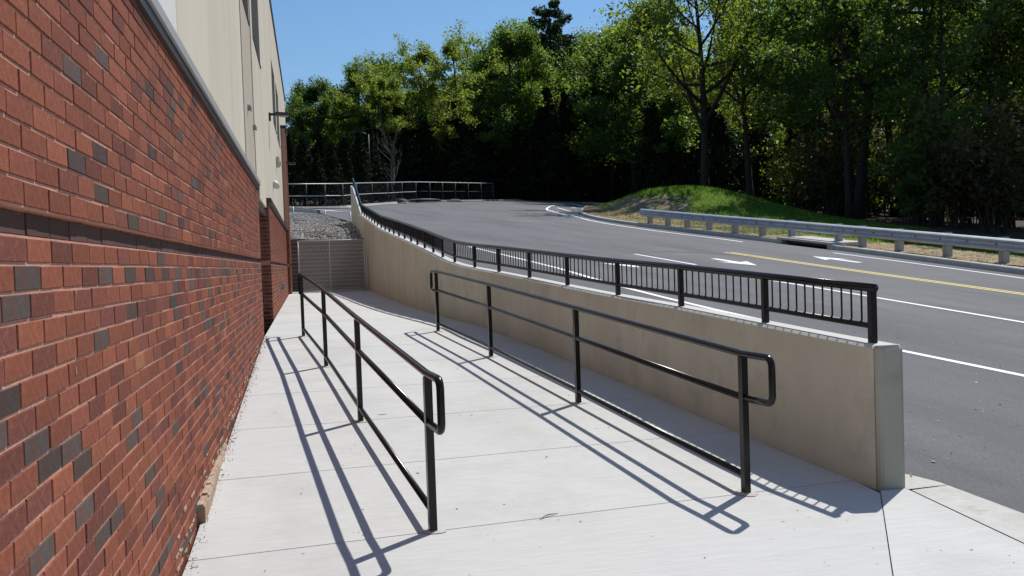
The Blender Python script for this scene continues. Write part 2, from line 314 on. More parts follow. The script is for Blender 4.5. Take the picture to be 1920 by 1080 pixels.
# ------------------------------------------------------------------ structure: verge and mound beyond the kerb
ys = np.concatenate([np.arange(4, 62, .5), np.arange(62, 110, 2)]); ds = np.concatenate([np.arange(.15, 3, .3), np.arange(3, 17, .6)])
V = np.array([[(xr(y)+d, y, 0) for d in ds] for y in ys]); V[..., 2] = outer(V[..., 0], V[..., 1])+.02
V[..., 2] += .03*np.sin(V[..., 0]*5.1+V[..., 1]*3)*np.cos(V[..., 1]*4.3-V[..., 0])*(ds > .4)[None, :]
V[:, -1, 2] -= .5
me = gridmesh('verge', V, MT['straw_ground'])
for k in ('mulch', 'grass_ground', 'forest_floor'): me.materials.append(MT[k])
def cover(x, y):
    d = x-xr(y)
    if y < 28: return 0 if d < 2.9+.3*math.sin(y*3) else (2 if d < 4.2 else 3)
    if d < (.8 if y < 36 else 2.6)+.25*math.sin(y*2.3): return 0
    mi = 2 if x > 19.2+.5*math.sin(y*1.7) or y < 33 else 1
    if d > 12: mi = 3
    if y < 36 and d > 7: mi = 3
    return mi
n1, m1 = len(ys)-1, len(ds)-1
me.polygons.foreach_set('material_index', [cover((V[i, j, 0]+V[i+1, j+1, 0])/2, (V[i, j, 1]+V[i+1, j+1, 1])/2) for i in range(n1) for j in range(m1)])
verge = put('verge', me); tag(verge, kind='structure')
def blades(name, pts, h, wd, m, lean=.5, flat=False):
    n = len(pts); a = rng.uniform(0, 2*np.pi, n); s = np.stack([np.cos(a), np.sin(a), 0*a], 1)*(wd*rng.uniform(.6, 1.4, n))[:, None]
    b = rng.uniform(0, 2*np.pi, n); hh = h*rng.uniform(.5, 1.3, n)
    tip = np.stack([np.cos(b)*lean*hh, np.sin(b)*lean*hh, hh*(.12 if flat else 1)], 1)
    V = np.stack([pts-s/2, pts+s/2, pts+tip], 1); return facemesh(name, V, m, rng.uniform(0, 1, n))
q = rng.uniform((14, 26), (31, 58), (150000, 2)); d = q[:, 0]-xr(q[:, 1]); keep = (d > 1.0) & (d < 12.5) & ((q[:, 0] > 19.2+.8*np.sin(q[:, 1]*.9)) | (rng.uniform(0, 1, len(q)) < .05)) ; q = q[keep]
pts = np.c_[q, outer(q[:, 0], q[:, 1])+.0]
tag(put('grass', blades('grass', pts, .15, .035, MT['grass'], .6)), kind='stuff')
q = rng.uniform((14, 6), (18.5, 28), (15000, 2)); d = q[:, 0]-xr(q[:, 1]); q = q[(d > .2) & (d < 3.1)]
q2 = rng.uniform((13.5, 28), (20, 58), (40000, 2)); d = q2[:, 0]-xr(q2[:, 1]); q2 = q2[(d > .2) & (d < 1.2+rng.uniform(0, 4, len(q2))**1.0)]; q = np.r_[q, q2]
pts = np.c_[q, outer(q[:, 0], q[:, 1])+.03]
tag(put('straw', blades('straw', pts, .22, .022, MT['straw'], 1.0, True)), kind='stuff')
# ------------------------------------------------------------------ structure: sidewalk of cast panels
LJ = -.645
JU = [-5., -2.6, -.2, 2.15, 4.555, 5.86, 7.16, 8.46, 9.76, 11.05, 12.35, 14.0, 15.7, 17.4, 19.2, 21, 22.8, 24.6, 26.4, 28.0, 29.4]
base_pts = np.array([[(LJ-.0+t*(min(float(xw(max(y, 4.7))), 3.34)+.1-LJ), y, 0) for t in np.linspace(0, 1, 6)] for y in np.arange(-5, 29.6, .5)]); base_pts[..., 2] = gz(base_pts[..., 0], base_pts[..., 1])-.014
walk = put('sidewalk', gridmesh('sidewalk', base_pts, MT['joint'])); tag(walk, kind='structure')
def right_edge(u):
    y = (u+.093*3)/.9957
    for _ in range(40): y = .5*y+.5*(u+.093*float(xw(y) if y > 4.684 else max(3.36-.671*(4.684-y), .9)))/.9957
    return (float(xw(y)) if y > 4.684 else max(3.36-.671*(4.684-y), .9)), y
def panel(u0, u1, x0=None, x1=None, mname='concrete'):
    G = []
    for u in np.linspace(u0+.004, u1-.004, 9):
        yl = (u+.093*LJ)/.9957; xr_, yr_ = right_edge(u); row = []
        ax, ay, bx, by = LJ, yl, xr_-.003, yr_
        if x0: ax, ay = x0(u); 
        if x1: bx, by = x1(u)
        for t in np.linspace(0, 1, 9): row.append((ax+(bx-ax)*t, ay+(by-ay)*t, 0))
        G.append(row)
    G = np.array(G); G[..., 2] = gz(G[..., 0], G[..., 1]); n, m_ = 9, 9
    e = [(i, 0) for i in range(9)]+[(8, j) for j in range(1, 9)]+[(i, 8) for i in range(7, -1, -1)]+[(0, j) for j in range(7, 0, -1)]
    me = gridmesh('concrete_panel', G, MT[mname], False); vs = [tuple(v.co) for v in me.vertices]; fs = [tuple(p.vertices) for p in me.polygons]
    k = len(vs); vs += [(*G[i, j][:2], G[i, j][2]-.08) for i, j in e]; idx = [i*9+j for i, j in e]; L = len(e)
    fs += [(idx[i], idx[(i+1) % L], k+(i+1) % L, k+i) for i in range(L)]
    return MB().add(vs, fs).build('concrete_panel', MT[mname], walk)
for a_, b_ in zip(JU[:-1], JU[1:]): panel(a_, b_)
def gut_in(u): y = (u+.093*3.4)/.9957; return (float(np.interp(y, [-8, 0, 2.5, 3.6, 4.654], [2.9, 3.15, 3.31, 3.40, 3.508])), y)
def jr(u): x, y = right_edge(u); return (x+.012, y)
# landing right of the long joint and the gutter pan
def strip(name, fa, fb, u0, u1, m, dz=0., n=8):
    G = np.array([[np.array(fa(u))*(1-t)+np.array(fb(u))*t for t in np.linspace(0, 1, 5)] for u in np.linspace(u0, u1, n)])
    z = gz(G[..., 0], G[..., 1])+dz; G3 = np.concatenate([G, z[..., None]], -1)
    me = gridmesh(name, G3, m, False); return put(name, me, walk)
def gut_out(u): y = (u+.093*3.7)/.9957; return (float(np.interp(y, XL[:, 0], XL[:, 1]))+.01, y)
for a_, b_ in ((-5, -1), (-1, 1.2), (1.2, 2.9), (2.9, 4.25)):
    strip('gutter_pan', lambda u: (gut_in(u)[0]+.006, gut_in(u)[1]), gut_out, a_+.004, b_-.004, MT['concrete_old'], .002)
strip('gutter_pan', lambda u: (3.50, (u+.093*3.5)/.9957), lambda u: (gut_out(u)[0], gut_out(u)[1]), 4.258, 4.62, MT['concrete_old'], .002)
for a_, b_ in ((-5, -1), (-1, 2.15), (2.15, 4.30)):
    strip('landing_edge', lambda u: (right_edge(u)[0]+.004, right_edge(u)[1]), lambda u: (gut_in(u)[0]-.004, gut_in(u)[1]), a_+.004, b_-.004, MT['concrete'], .001)
MB().add([(x, y, float(gz(x, y))+.004) for x, y in ((.50, 7.40), (.57, 7.425), (.585, 7.395), (.535, 7.375))], [(0, 3, 2, 1)]).build('paint_mark', MT['green_paint'], walk)
# ------------------------------------------------------------------ retaining wall
rw = thing('retaining_wall', (3.0, 8.0, float(gz(3.0, 8.0))), 'long curved cast concrete retaining wall between the ramp and the road', 'wall')
def wall_section(y0, y1, last=False):
    yy = [y0+.003]+[y for y in np.arange(math.ceil(y0/.45)*.45, y1-.05, .45) if y > y0+.05]+[y1-.003]
    Q = np.array([(float(xw(y)), y) for y in yy]); t = np.gradient(Q, axis=0); t /= np.linalg.norm(t, axis=1)[:, None]; n_ = np.stack([t[:, 1], -t[:, 0]], 1)
    G = []
    for i, y in enumerate(yy):
        zt = float(zw(y)); b = Q[i]; o = b+n_[i]*.2; c1 = b+n_[i]*.016; c2 = b+n_[i]*.184
        G.append([(*b, -2.2), (*b, zt-.016), (*c1, zt), (*c2, zt), (*o, zt-.016), (*o, -2.2)])
    G = np.array(G); me = gridmesh('wall_section', G, MT['cast'], False); vs = [tuple(v.co) for v in me.vertices]; fs = [tuple(p.vertices) for p in me.polygons]
    n = len(yy); mb = MB().add(vs, fs+[tuple(range(6)), tuple((n-1)*6+i for i in range(6))[::-1]])
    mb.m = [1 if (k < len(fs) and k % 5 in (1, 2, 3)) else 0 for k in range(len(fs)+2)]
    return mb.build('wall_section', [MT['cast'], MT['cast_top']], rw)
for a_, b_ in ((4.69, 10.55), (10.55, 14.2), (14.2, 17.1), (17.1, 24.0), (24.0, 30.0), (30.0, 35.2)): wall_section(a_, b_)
# end pier, chamfered
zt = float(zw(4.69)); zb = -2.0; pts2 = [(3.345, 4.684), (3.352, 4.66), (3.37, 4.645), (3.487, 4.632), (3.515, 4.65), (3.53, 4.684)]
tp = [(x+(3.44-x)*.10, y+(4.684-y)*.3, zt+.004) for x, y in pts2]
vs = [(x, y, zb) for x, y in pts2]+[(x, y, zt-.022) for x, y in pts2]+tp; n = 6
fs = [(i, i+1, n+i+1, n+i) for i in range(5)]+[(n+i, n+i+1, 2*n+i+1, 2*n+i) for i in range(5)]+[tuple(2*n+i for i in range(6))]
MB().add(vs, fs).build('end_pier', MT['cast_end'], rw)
# guard railing on top of the wall
gr = thing('guard_railing', (3.4, 5, float(zw(5))), 'low black metal guard railing with many upright bars on top of the concrete wall', 'railing')
PY = [4.80, 5.89, 7.136, 8.4, 9.697, 10.93, 12.05, 13.22, 14.5, 15.4, 16.2, 17.0, 17.8, 18.65, 19.6, 20.5, 21.5, 22.5, 23.5, 24.55, 25.6, 26.5, 27.4, 28.3, 29.2, 30.1, 31.0, 32.2, 33.6, 35.0]
def on_wall(y, off=.1):
    e = .05; d = Vector((float(xw(y+e)-xw(max(y-e, 4.684))), y+e-max(y-e, 4.684), 0)).normalized(); n_ = Vector((d.y, -d.x, 0))
    return Vector((float(xw(y)), y, float(zw(y))))+n_*off
PT = [on_wall(y) for y in PY]; RH = .345
nb = 0
for i, p in enumerate(PT):
    MB().bar(p-Vector((0, 0, .01)), p+Vector((0, 0, RH-.01)), .041, .041, hint=(0, 1, 0)).build('post', MT['black_dull'], gr)
    if i+1 < len(PT):
        qn = PT[i+1]; nbal = 11 if i < 20 else 8
        for k in range(nbal):
            t = (k+1)/(nbal+1); c = p.lerp(qn, t); a = c+Vector((0, 0, .115)); b = c+Vector((0, 0, RH-.005))
            if i < 9:
                # the bars bend outward at the foot before they meet the lower rail
                MB().tube([a+Vector((-.012, .012, -.008)), a+Vector((0, 0, .018)), b], .0065, 5, cap=False).build('baluster', MT['black_dull'], gr)
            else: MB().bar(a, b, .012, .012, hint=(0, 1, 0)).build('baluster', MT['black_dull'], gr)
            nb += 1
MB().tube([PT[0]+(PT[0]-PT[1]).normalized()*.03+Vector((0, 0, RH))]+[p+Vector((0, 0, RH)) for p in PT[1:]], .027, 10).build('top_rail', MT['black_rail'], gr, True)
MB().tube([p+Vector((0, 0, .105)) for p in PT], .019, 8).build('bottom_rail', MT['black_dull'], gr, True)
# ------------------------------------------------------------------ the two ramp handrails
def handrail(pts, label):
    base = [Vector((x, y, float(gz(x, y)))) for x, y in pts]; t = thing('handrail', base[0], label, 'handrail', 'ramp handrails')
    d0 = (base[0]-base[-1]); d0.z = 0; d0.normalize(); r = .021; H, Mh, B = .851, .585, .112
    for b in base: MB().bar(b-Vector((0, 0, .02)), b+Vector((0, 0, H-.015)), .042, .042, hint=d0).build('post', MT['black_rail'], t)
    for b in base:
        an = np.linspace(0, 2*math.pi, 15)[:-1]; rr_ = [random.uniform(.05, .085) for _ in an]
        ring = [(b.x+r_*math.cos(a), b.y+r_*math.sin(a)) for a, r_ in zip(an, rr_)]; MB().add([(x, y, float(gz(x, y))+.004) for x, y in ring]+[(b.x, b.y, b.z+.012)], [(i, (i+1) % 14, 14) for i in range(14)]).build('grout_collar', MT['concrete_old'], t)
    E = .29; rr = .05
    def loop(p, d, za, zb):                                      # the rounded return at an end of the rail
        a = p+Vector((0, 0, za)); b = p+Vector((0, 0, zb)); P = [a+d*.0, a+d*(E-rr)]
        for k in range(1, 6): an = k*math.pi/10; P.append(a+d*(E-rr+rr*math.sin(an))+Vector((0, 0, -rr+rr*math.cos(an))))
        for k in range(0, 6): an = k*math.pi/10; P.append(b+d*(E-rr+rr*math.cos(an))+Vector((0, 0, rr-rr*math.sin(an))))
        P.append(b); return P
    f = loop(base[0], d0, H, Mh); bk = loop(base[-1], -d0, H, Mh)
    path = f[::-1]+[b+Vector((0, 0, H)) for b in base[1:-1]]+bk
    MB().tube(path, r, 12).build('top_rail', MT['black_rail'], t, True)
    MB().tube([b+Vector((0, 0, Mh)) for b in base], r, 12).build('middle_rail', MT['black_rail'], t, True)
    MB().tube([b+Vector((0, 0, B)) for b in base], r*.9, 10).build('bottom_rail', MT['black_rail'], t, True)
    return t
handrail([(.587, 4.632), (.353, 7.194), (.13, 9.823), (-.125, 12.25)], 'black pipe handrail on the brick wall side of the concrete ramp')
handrail([(2.526, 4.808), (2.284, 7.414), (2.029, 10.004), (1.739, 12.30)], 'black pipe handrail standing along the concrete retaining wall side of the ramp')
# ------------------------------------------------------------------ the brick and stucco building
bd = thing('building', (-.66, 8, -1.2), 'long building of red brick base and tall beige stucco wall on the left', 'building')
CH, BL = .0677, .2032; Z0 = .0355; BM = [MT[k] for k in ('brick_red', 'brick_orange', 'brick_plum', 'brick_char', 'brick_tan', 'brick_band')]
def brick_geo(L, H, D=.03, bev=.0018):
    """brick facing +X, centred, front at x=0"""
    a, b = L/2, H/2
    vs = [(-D, -a, -b), (-D, a, -b), (-D, a, b), (-D, -a, b), (-bev, -a, -b), (-bev, a, -b), (-bev, a, b), (-bev, -a, b), (0, -a+bev, -b+bev), (0, a-bev, -b+bev), (0, a-bev, b-bev), (0, -a+bev, b-bev)]
    fs = [(8, 9, 10, 11), (4, 5, 9, 8), (5, 6, 10, 9), (6, 7, 11, 10), (7, 4, 8, 11), (0, 1, 5, 4), (1, 2, 6, 5), (2, 3, 7, 6), (3, 0, 4, 7)]
    return np.array(vs), fs
def pick(j, n):
    if j == 1: return 5
    if j == -1: return 3 if (n % 2 and random.random() < .75) or random.random() < .1 else random.choice((0, 1, 1, 2))
    r = random.random(); dk = .13 if j < 1 else .065
    if r < dk: return 3
    if r < dk+.24: return 2
    if r < dk+.248: return 4
    return 1 if r < dk+.5 else 0
GL, GH = .0075, .0105
BV, BF = brick_geo(BL-GL, CH-GH)
BMESH = [MB().add(BV, BF).mesh('brick', m_) for m_ in BM]
def brick_wall(name, xf, y0, y1, j0, j1, phase, singles=0):
    items = []
    for j in range(j0, j1):
        off = phase+(BL/2 if j % 2 else 0); k0 = math.floor((y0-off)/BL); n = k0; y = off+BL*k0
        while y < y1:
            a, b = max(y, y0), min(y+BL, y1)
            if b-a > .03: items.append((j, n, (a+b)/2, b-a, Z0+CH*(j+.5)))
            y += BL; n += 1
    back = MB(); zb, zt = Z0+CH*j0, Z0+CH*j1; zl, zh = Z0+CH*1, Z0+CH*2
    m0 = xf-.0048
    for za, zz, xx in ((zb, zl, m0), (zl, zh, m0-.030), (zh, zt, m0)):
        if zz > za: back.box((xx-.15, (y0+y1)/2, (za+zz)/2), (.3, y1-y0, zz-za))
    bw = back.build(name, MT['mortar'], bd)
    order = list(range(len(items)))
    chosen = set()
    if singles:
        sz = []
        for i, (j, n, yc, L, z) in enumerate(items):
            if L < BL-.01 or yc < .9: sz.append(0); continue
            px, py, dz = view(np.array([[xf, yc-L/2, z], [xf, yc+L/2, z], [xf, yc, z-CH/2], [xf, yc, z+CH/2]]))
            vis = dz.min() > .1 and px[1] > 0 and -10 < py[0:2].mean() < 1090
            sz.append(abs(px[1]-px[0])*abs(py[3]-py[2]) if vis else 0)
        chosen = set(np.argsort(sz)[::-1][:singles].tolist())
    VV, FF, MI = [], [], []; basei = 0
    for i, (j, n, yc, L, z) in enumerate(items):
        mi = pick(j, n); x = xf-(.030 if j == 1 else 0)+random.uniform(-.0013, .0013)
        if i in chosen:
            o = bpy.data.objects.new('brick', BMESH[mi]); col.objects.link(o); o.parent = bw
            o.location = (x, yc+random.uniform(-.001, .001), z+random.uniform(-.0012, .0012)); o.rotation_euler = (random.gauss(0, .004), random.gauss(0, .004), random.gauss(0, .003))
            o.location -= Vector(bd.location)+Vector(bw.location)
            continue
        s = np.array([1, (L-GL)/(BL-GL), 1]); v = BV*s; v = v+np.array([x, yc, z]); v[:, 2] += random.uniform(-.0012, .0012)
        VV.append(v); MI += [mi]*9
    V = np.concatenate(VV); nB = len(VV); F = np.concatenate([np.array(BF)+12*i for i in range(nB)])
    me = bpy.data.meshes.new('brickwork'); me.vertices.add(len(V)); me.vertices.foreach_set('co', V.astype(np.float32).ravel())
    me.loops.add(4*len(F)); me.loops.foreach_set('vertex_index', F.astype(np.int32).ravel()); me.polygons.add(len(F)); me.polygons.foreach_set('loop_start', np.arange(0, 4*len(F), 4, dtype=np.int32))
    me.polygons.foreach_set('use_smooth', [False]*len(F))
    for m_ in BM: me.materials.append(m_)
    me.polygons.foreach_set('material_index', np.array(MI, dtype=np.int32)); me.update(calc_edges=True)
    o = put('brickwork', me, bw); o['kind'] = 'stuff'
    return bw
brick_wall('brick_wall', -.66, -4, 12.62, -27, 17, 2.305-12*BL, 300)
brick_wall('brick_wall', -.66, 15.9, 27.0, -16, 17, 15.9)
tw = brick_wall('brick_tower', -.57, 27.02, 28.66, -13, 62, 27.02)
# brick end faces turned to the camera: door pier and tower
def end_face(x0, x1, y, j0, j1, parent):
    VV = []; MI = []; FF = []; k = 0
    MB().box(((x0+x1)/2-.004, y+.056, Z0+CH*(j0+j1)/2), (x1-x0-.018, .1, CH*(j1-j0)-.004)).build('pier_core', MT['mortar'], parent)
    mb = MB()
    for j in range(j0, j1):
        cuts = [x0, x1] if x1-x0 < .22 else ([x0, x0+.1, x1] if j % 2 else [x0, x0+.2, x1])
        for a, b in zip(cuts[:-1], cuts[1:]):
            v = BV*np.array([1, (b-a-GL)/(BL-GL), 1]); v = np.stack([v[:, 1]+(a+b)/2, -v[:, 0]+y+(.015 if j == 1 else 0), v[:, 2]+Z0+CH*(j+.5)], 1)
            mb.add(v, BF, random.choice((0, 0, 1, 2)) if j != 1 else 5)
    o = mb.build('pier_brickwork', BM, parent); o['kind'] = 'stuff'
end_face(-.90, -.668, 15.895, -16, 17, bd); end_face(-.74, -.578, 27.012, -13, 17, bd)
MB().box((-.70, 27.84, (Z0+CH*17+4.25)/2+.0), (.2, 1.6, 4.25-Z0-CH*17)).build('tower_core', MT['stucco_dark'], bd)
MB().box((-.655, 27.83, 4.29), (.25, 1.75, .06)).build('tower_cap', MT['dark_metal'], bd)
MB().box((-1.6, 20, -.4), (1.2, 32, 3.4)).build('core_wall', MT['stucco_dark'], bd)
def coping(y0, y1):
    pr = [(-.74, 1.268), (-.626, 1.250), (-.624, 1.19), (-.634, 1.187), (-.66, 1.187)]
    G = np.array([[(x, y, z) for x, z in pr] for y in (y0, y1)]); me = gridmesh('coping', G, MT['coping'], False)
    vs = [tuple(v.co) for v in me.vertices]; fs = [tuple(p.vertices) for p in me.polygons]+[tuple(range(5)), tuple(range(9, 4, -1))]
    MB().add(vs, fs).build('coping', MT['coping'], bd)
MB().box((-.664, 4.33, 1.158), (.05, 16.66, .056)).build('flashing', MT['dark_metal'], bd)
for a_, b_ in ((-4, -.6), (-.594, 2.4), (2.406, 5.4), (5.406, 8.4), (8.406, 11.4), (11.406, 12.66)): coping(a_, b_)
MB().box((-.69, 21.43, 1.23), (.14, 11.14, .085)).build('coping', MT['dark_metal'], bd)
# stucco wall with recessed windows
def holed(name, x, y0, y1, z0, z1, holes, m):
    ysn = sorted({y0, y1}|{h[0] for h in holes}|{h[1] for h in holes}); zsn = sorted({z0, z1}|{h[2] for h in holes}|{h[3] for h in holes}); mb = MB()
    inh = lambda y, z: any(h[0] < y < h[1] and h[2] < z < h[3] for h in holes)
    for a, b in zip(ysn[:-1], ysn[1:]):
        for c_, d_ in zip(zsn[:-1], zsn[1:]):
            if not inh((a+b)/2, (c_+d_)/2): mb.add([(x, a, c_), (x, b, c_), (x, b, d_), (x, a, d_)], [(0, 1, 2, 3)])
    D = .16
    for a, b, c_, d_ in holes:
        X0 = x-D
        mb.add([(x, a, c_), (X0, a, c_), (X0, b, c_), (x, b, c_)], [(0, 3, 2, 1)]); mb.add([(x, a, d_), (X0, a, d_), (X0, b, d_), (x, b, d_)], [(0, 1, 2, 3)])
        mb.add([(x, a, c_), (X0, a, c_), (X0, a, d_), (x, a, d_)], [(0, 1, 2, 3)]); mb.add([(x, b, c_), (X0, b, c_), (X0, b, d_), (x, b, d_)], [(0, 3, 2, 1)])
    # ends and top
    for yy, o_ in ((y0, (0, 1, 2, 3)), (y1, (0, 3, 2, 1))): mb.add([(x, yy, z0), (x, yy, z1), (x-.5, yy, z1), (x-.5, yy, z0)], [o_])
    mb.add([(x, y0, z0), (x-.5, y0, z0), (x-.5, y1, z0), (x, y1, z0)], [(0, 1, 2, 3)])
    o = mb.build(name, m, bd)
    for a, b, c_, d_ in holes:
        fr = MB(); t = .05; X1 = x-.13
        for p_, q_ in (((a, c_), (b, c_+t)), ((a, d_-t), (b, d_)), ((a, c_+t), (a+t, d_-t)), ((b-t, c_+t), (b, d_-t)), (((a+b)/2-t/2, c_+t), ((a+b)/2+t/2, d_-t))):
            fr.box((X1, (p_[0]+q_[0])/2, (p_[1]+q_[1])/2), (.05, q_[0]-p_[0]-.002, q_[1]-p_[1]-.002))
        w_ = fr.build('window', MT['dark_metal'], bd); MB().box((X1-.01, (a+b)/2, (c_+d_)/2), (.012, b-a-.06, d_-c_-.06)).build('pane', MT['glass'], w_)
        MB().box((x-.06, (a+b)/2, c_+.012), (.15, b-a-.01, .02)).build('sill', MT['dark_metal'], w_)
    return o
ZT = 6.55
holed('stucco_wall', -.72, -4, 5.575, 1.2, ZT, [], MT['stucco_pale'])
holed('stucco_wall', -.72, 5.585, 8.20, 1.2, ZT, [], MT['stucco'])
holed('stucco_wall', -.722, 8.21, 11.3, 1.2, ZT, [(8.9, 10.72, 3.5, 5.6)], MT['stucco'])
holed('stucco_panel', -.712, 11.302, 13.2, 1.02, ZT, [(11.5, 13.05, 3.5, 5.6)], MT['stucco_dark'])
holed('stucco_wall', -.70, 13.204, 19.9, 1.1, ZT, [(13.65, 15.8, 3.5, 5.6)], MT['stucco'])
holed('stucco_wall', -.702, 19.906, 35.0, 1.1, ZT, [(21.3, 23.3, 3.5, 5.0), (23.9, 26.0, 3.5, 5.0)], MT['stucco'])
MB().box((-.9, 15.5, ZT+.03), (.46, 39.1, .1)).build('roof_edge', MT['dark_metal'], bd)
MB().box((-.685, 12.80, 1.11), (.09, .34, .19)).build('stucco_return', MT['cream'], bd)
# door recess
MB().box((-.92, 14.27, 1.0), (.4, 3.24, .12)).build('door_soffit', MT['dark_metal'], bd)
dr = MB().box((-.90, 14.27, .04), (.06, 3.2, 1.78)).build('door', MT['dark_metal'], bd)
MB().box((-.83, 12.70, .05), (.1, .08, 1.80)).build('frame', MT['galv_post'], dr)
for z_ in (-.6, .02, .7): MB().tube([(-.80, 12.78, z_), (-.80, 12.78, z_+.14)], .016, 6).build('hinge', MT['galv'], dr)
MB().bar((-.82, 14.0, -.05), (-.82, 14.0, .14), .03, .03).build('handle', MT['galv'], dr)
# wall lamps, vents and boxes
def wall_lamp(y, z, x=-.70):
    o = MB().box((x+.02, y, z-.05), (.04, .12, .16)).build('wall_lamp', MT['dark_metal'], bd)
    MB().bar((x+.03, y, z), (x+.18, y, z+.005), .05, .045).build('lamp_arm', MT['dark_metal'], o)
    mb = MB(); h = [(x+.14, -.1, .0), (x+.40, -.1, -.012), (x+.40, .1, -.012), (x+.14, .1, 0)]
    mb.add([(a, y+b*1.2, z+c_+.035) for a, b, c_ in h]+[(a-.0, y+b, z+c_-.02) for a, b, c_ in h], [(0, 1, 2, 3), (7, 6, 5, 4), (0, 4, 5, 1), (1, 5, 6, 2), (2, 6, 7, 3), (3, 7, 4, 0)]); mb.build('lamp_head', MT['dark_metal'], o)
    MB().box((x+.30, y, z-.036), (.16, .15, .012)).build('lens', MT['galv_post'], o)
wall_lamp(18.6, 3.20); wall_lamp(27.5, 3.25)
for y, z, x in ((11.95, 2.14, -.712), (13.0, 2.05, -.712)): MB().box((x+.02, y, z), (.04, .07, .07)).box((x+.045, y, z-.015), (.012, .09, .05)).build('vent', MT['galv_post'], bd)
MB().box((-.66, 22.1, 2.64), (.08, .22, .24)).box((-.63, 22.1, 2.6), (.08, .12, .1)).build('alarm_box', MT['cream'], bd)
MB().tube([(-.70, 19.3, 1.82), (-.65, 19.3, 1.83), (-.615, 19.3, 1.80), (-.60, 19.3, 1.74)], [.09, .09, .07, .03], 10).build('dome_light', MT['dome'], bd, True)
MB().box((-.62, 20.5, -.37), (.08, .12, .14)).box((-.575, 20.5, -.36), (.02, .1, .12)).build('junction_box', MT['galv_post'], bd)
# spare mortar and the low ledge at the foot of the wall
led = MB(); yy = np.arange(5.05, 6.7, .204)
for i in range(len(yy)-1):
    y = (yy[i]+yy[i+1])/2; z0 = float(gz(-.62, y)); h = .085*(1-.75*smooth(5.3, 6.7, y)); k_ = .042*(1-.65*smooth(5.4, 6.7, y)); led.box((-.662+k_/2+random.uniform(-.002, .002), y, z0+h/2-.03), (k_, .203, h+.06), mi=0)
    led.box((-.662+k_/2-.003, y, z0+h+.006), (k_-.008, .2, .014))
led.build('brick_ledge', [MT['tan_mortar'], MT['brick_tan']], bd)
q = np.c_[np.full(1500, -.648), rng.uniform(3, 12.4, 1500)]; q[:, 0] += np.abs(rng.normal(0, .03, 1500)); s = rng.uniform(.002, .007, 1500); zc = gz(q[:, 0], q[:, 1])
tri = rng.normal(0, 1, (1500, 3, 3))*s[:, None, None]; tri += np.c_[q, zc+.003][:, None, :]
tag(put('crumbs', facemesh('crumbs', tri, MT['tan_mortar'])), kind='stuff')
sm = MB()
for k in range(120):
    y = random.uniform(4.2, 11.5); z0 = float(gz(-.66, y)); z = z0+abs(random.gauss(0, .07))*(1.3 if y < 6 else .8)+.01
    z = Z0+CH*round((z-Z0)/CH) if random.random() < .6 else z
    sm.box((-.6595, y, z), (.006, random.uniform(.03, .13), random.uniform(.006, .02)))
sm.build('mortar_smear', MT['tan_mortar'], bd)['kind'] = 'stuff'
bl_ = MB()
for k in range(55):
    y = random.uniform(2.6, 9); z = random.uniform(-1.3, 1.1); w_ = random.uniform(.0015, .004); h_ = random.uniform(.006, .022)
    if Z0+CH*.9 < z < Z0+CH*2.1: continue
    bl_.add([(-.6573, y-w_, z), (-.6573, y+w_, z-.004), (-.6573, y+w_*.6, z+h_), (-.6573, y-w_*.8, z+h_*.8)], [(0, 1, 2, 3)])
bl_.build('pale_streak', MT['tan_mortar'], bd)['kind'] = 'stuff'
# ------------------------------------------------------------------ block wall, chain link gate and gravel bank beyond the walk
bk = thing('block_wall', (.6, 28.8, float(gz(.6, 28.8))), 'brown split face block wall closing the end of the walk behind the gate', 'wall')
bh, bl = .128, .44; zg = -.78
blk = MB(); a_, b_, c_ = bl/2-.003, .11, bh/2-.004
blkm = MB().add([(-a_, .2, -c_), (a_, .2, -c_), (a_, .2, c_), (-a_, .2, c_), (-a_+.004, .0, -c_), (a_-.004, .0, -c_), (a_-.004, .016, c_), (-a_+.004, .016, c_)], [(4, 5, 6, 7), (0, 4, 7, 3), (5, 1, 2, 6), (7, 6, 2, 3), (0, 1, 5, 4)]).mesh('block', MT['block'])
edm = MB().add([(-a_, -.002, c_-.006), (a_, -.002, c_-.006), (a_, .016, c_+.001), (-a_, .016, c_+.001)], [(0, 1, 2, 3)]).mesh('block_edge', MT['pale_edge'])
MB().box((.62, 29.7, .05), (2.55, .2, 1.7)).build('backing', MT['block_cap'], bk)
for j in range(13):
    for i in range(7):
        x = -.62+bl*(i+(.5 if j % 2 else 0)); 
        if x > 1.95: continue
        for nm, mm in (('block', blkm),):
            o = bpy.data.objects.new(nm, mm); col.objects.link(o); o.parent = bk; o.location = Vector((x, 29.42+random.uniform(0, .006), zg+bh*(j+.5)))-bk.location
ed = MB()
for j in range(13): ed.box((.62, 29.422, zg+bh*(j+1)-.004), (2.5, .014, .015))
ed.build('course_edge', MT['pale_edge'], bk)
for i in range(4): MB().box((-.25+.62*i, 29.54, zg+bh*13+.045), (.612, .34, .085)).build('cap_block', MT['block_cap'], bk)
gt = thing('chain_link_gate', (.6, 28.2, float(gz(.6, 28.2))), 'galvanised chain link gate panel standing in front of the brown block wall', 'gate')
gx0, gx1, gb, gtz, gy = -.34, 1.70, -.70, .885, 28.1
for x in (gx0, .62, gx1): MB().tube([(x, gy+(.02 if x == .62 else 0), gb-.02), (x, gy+(.02 if x == .62 else 0), gtz)], .012 if x == .62 else .022, 8).build('upright', MT['galv_wire'], gt, True)
for z in (gb, gtz): MB().tube([(gx0, gy, z), (gx1, gy, z)], .022, 8).build('rail', MT['galv_wire'], gt, True)
MB().tube([(gx1+.07, gy-.05, gb-.04), (gx1+.07, gy-.05, .35)], .02, 8).build('drop_rod', MT['galv_wire'], gt, True)
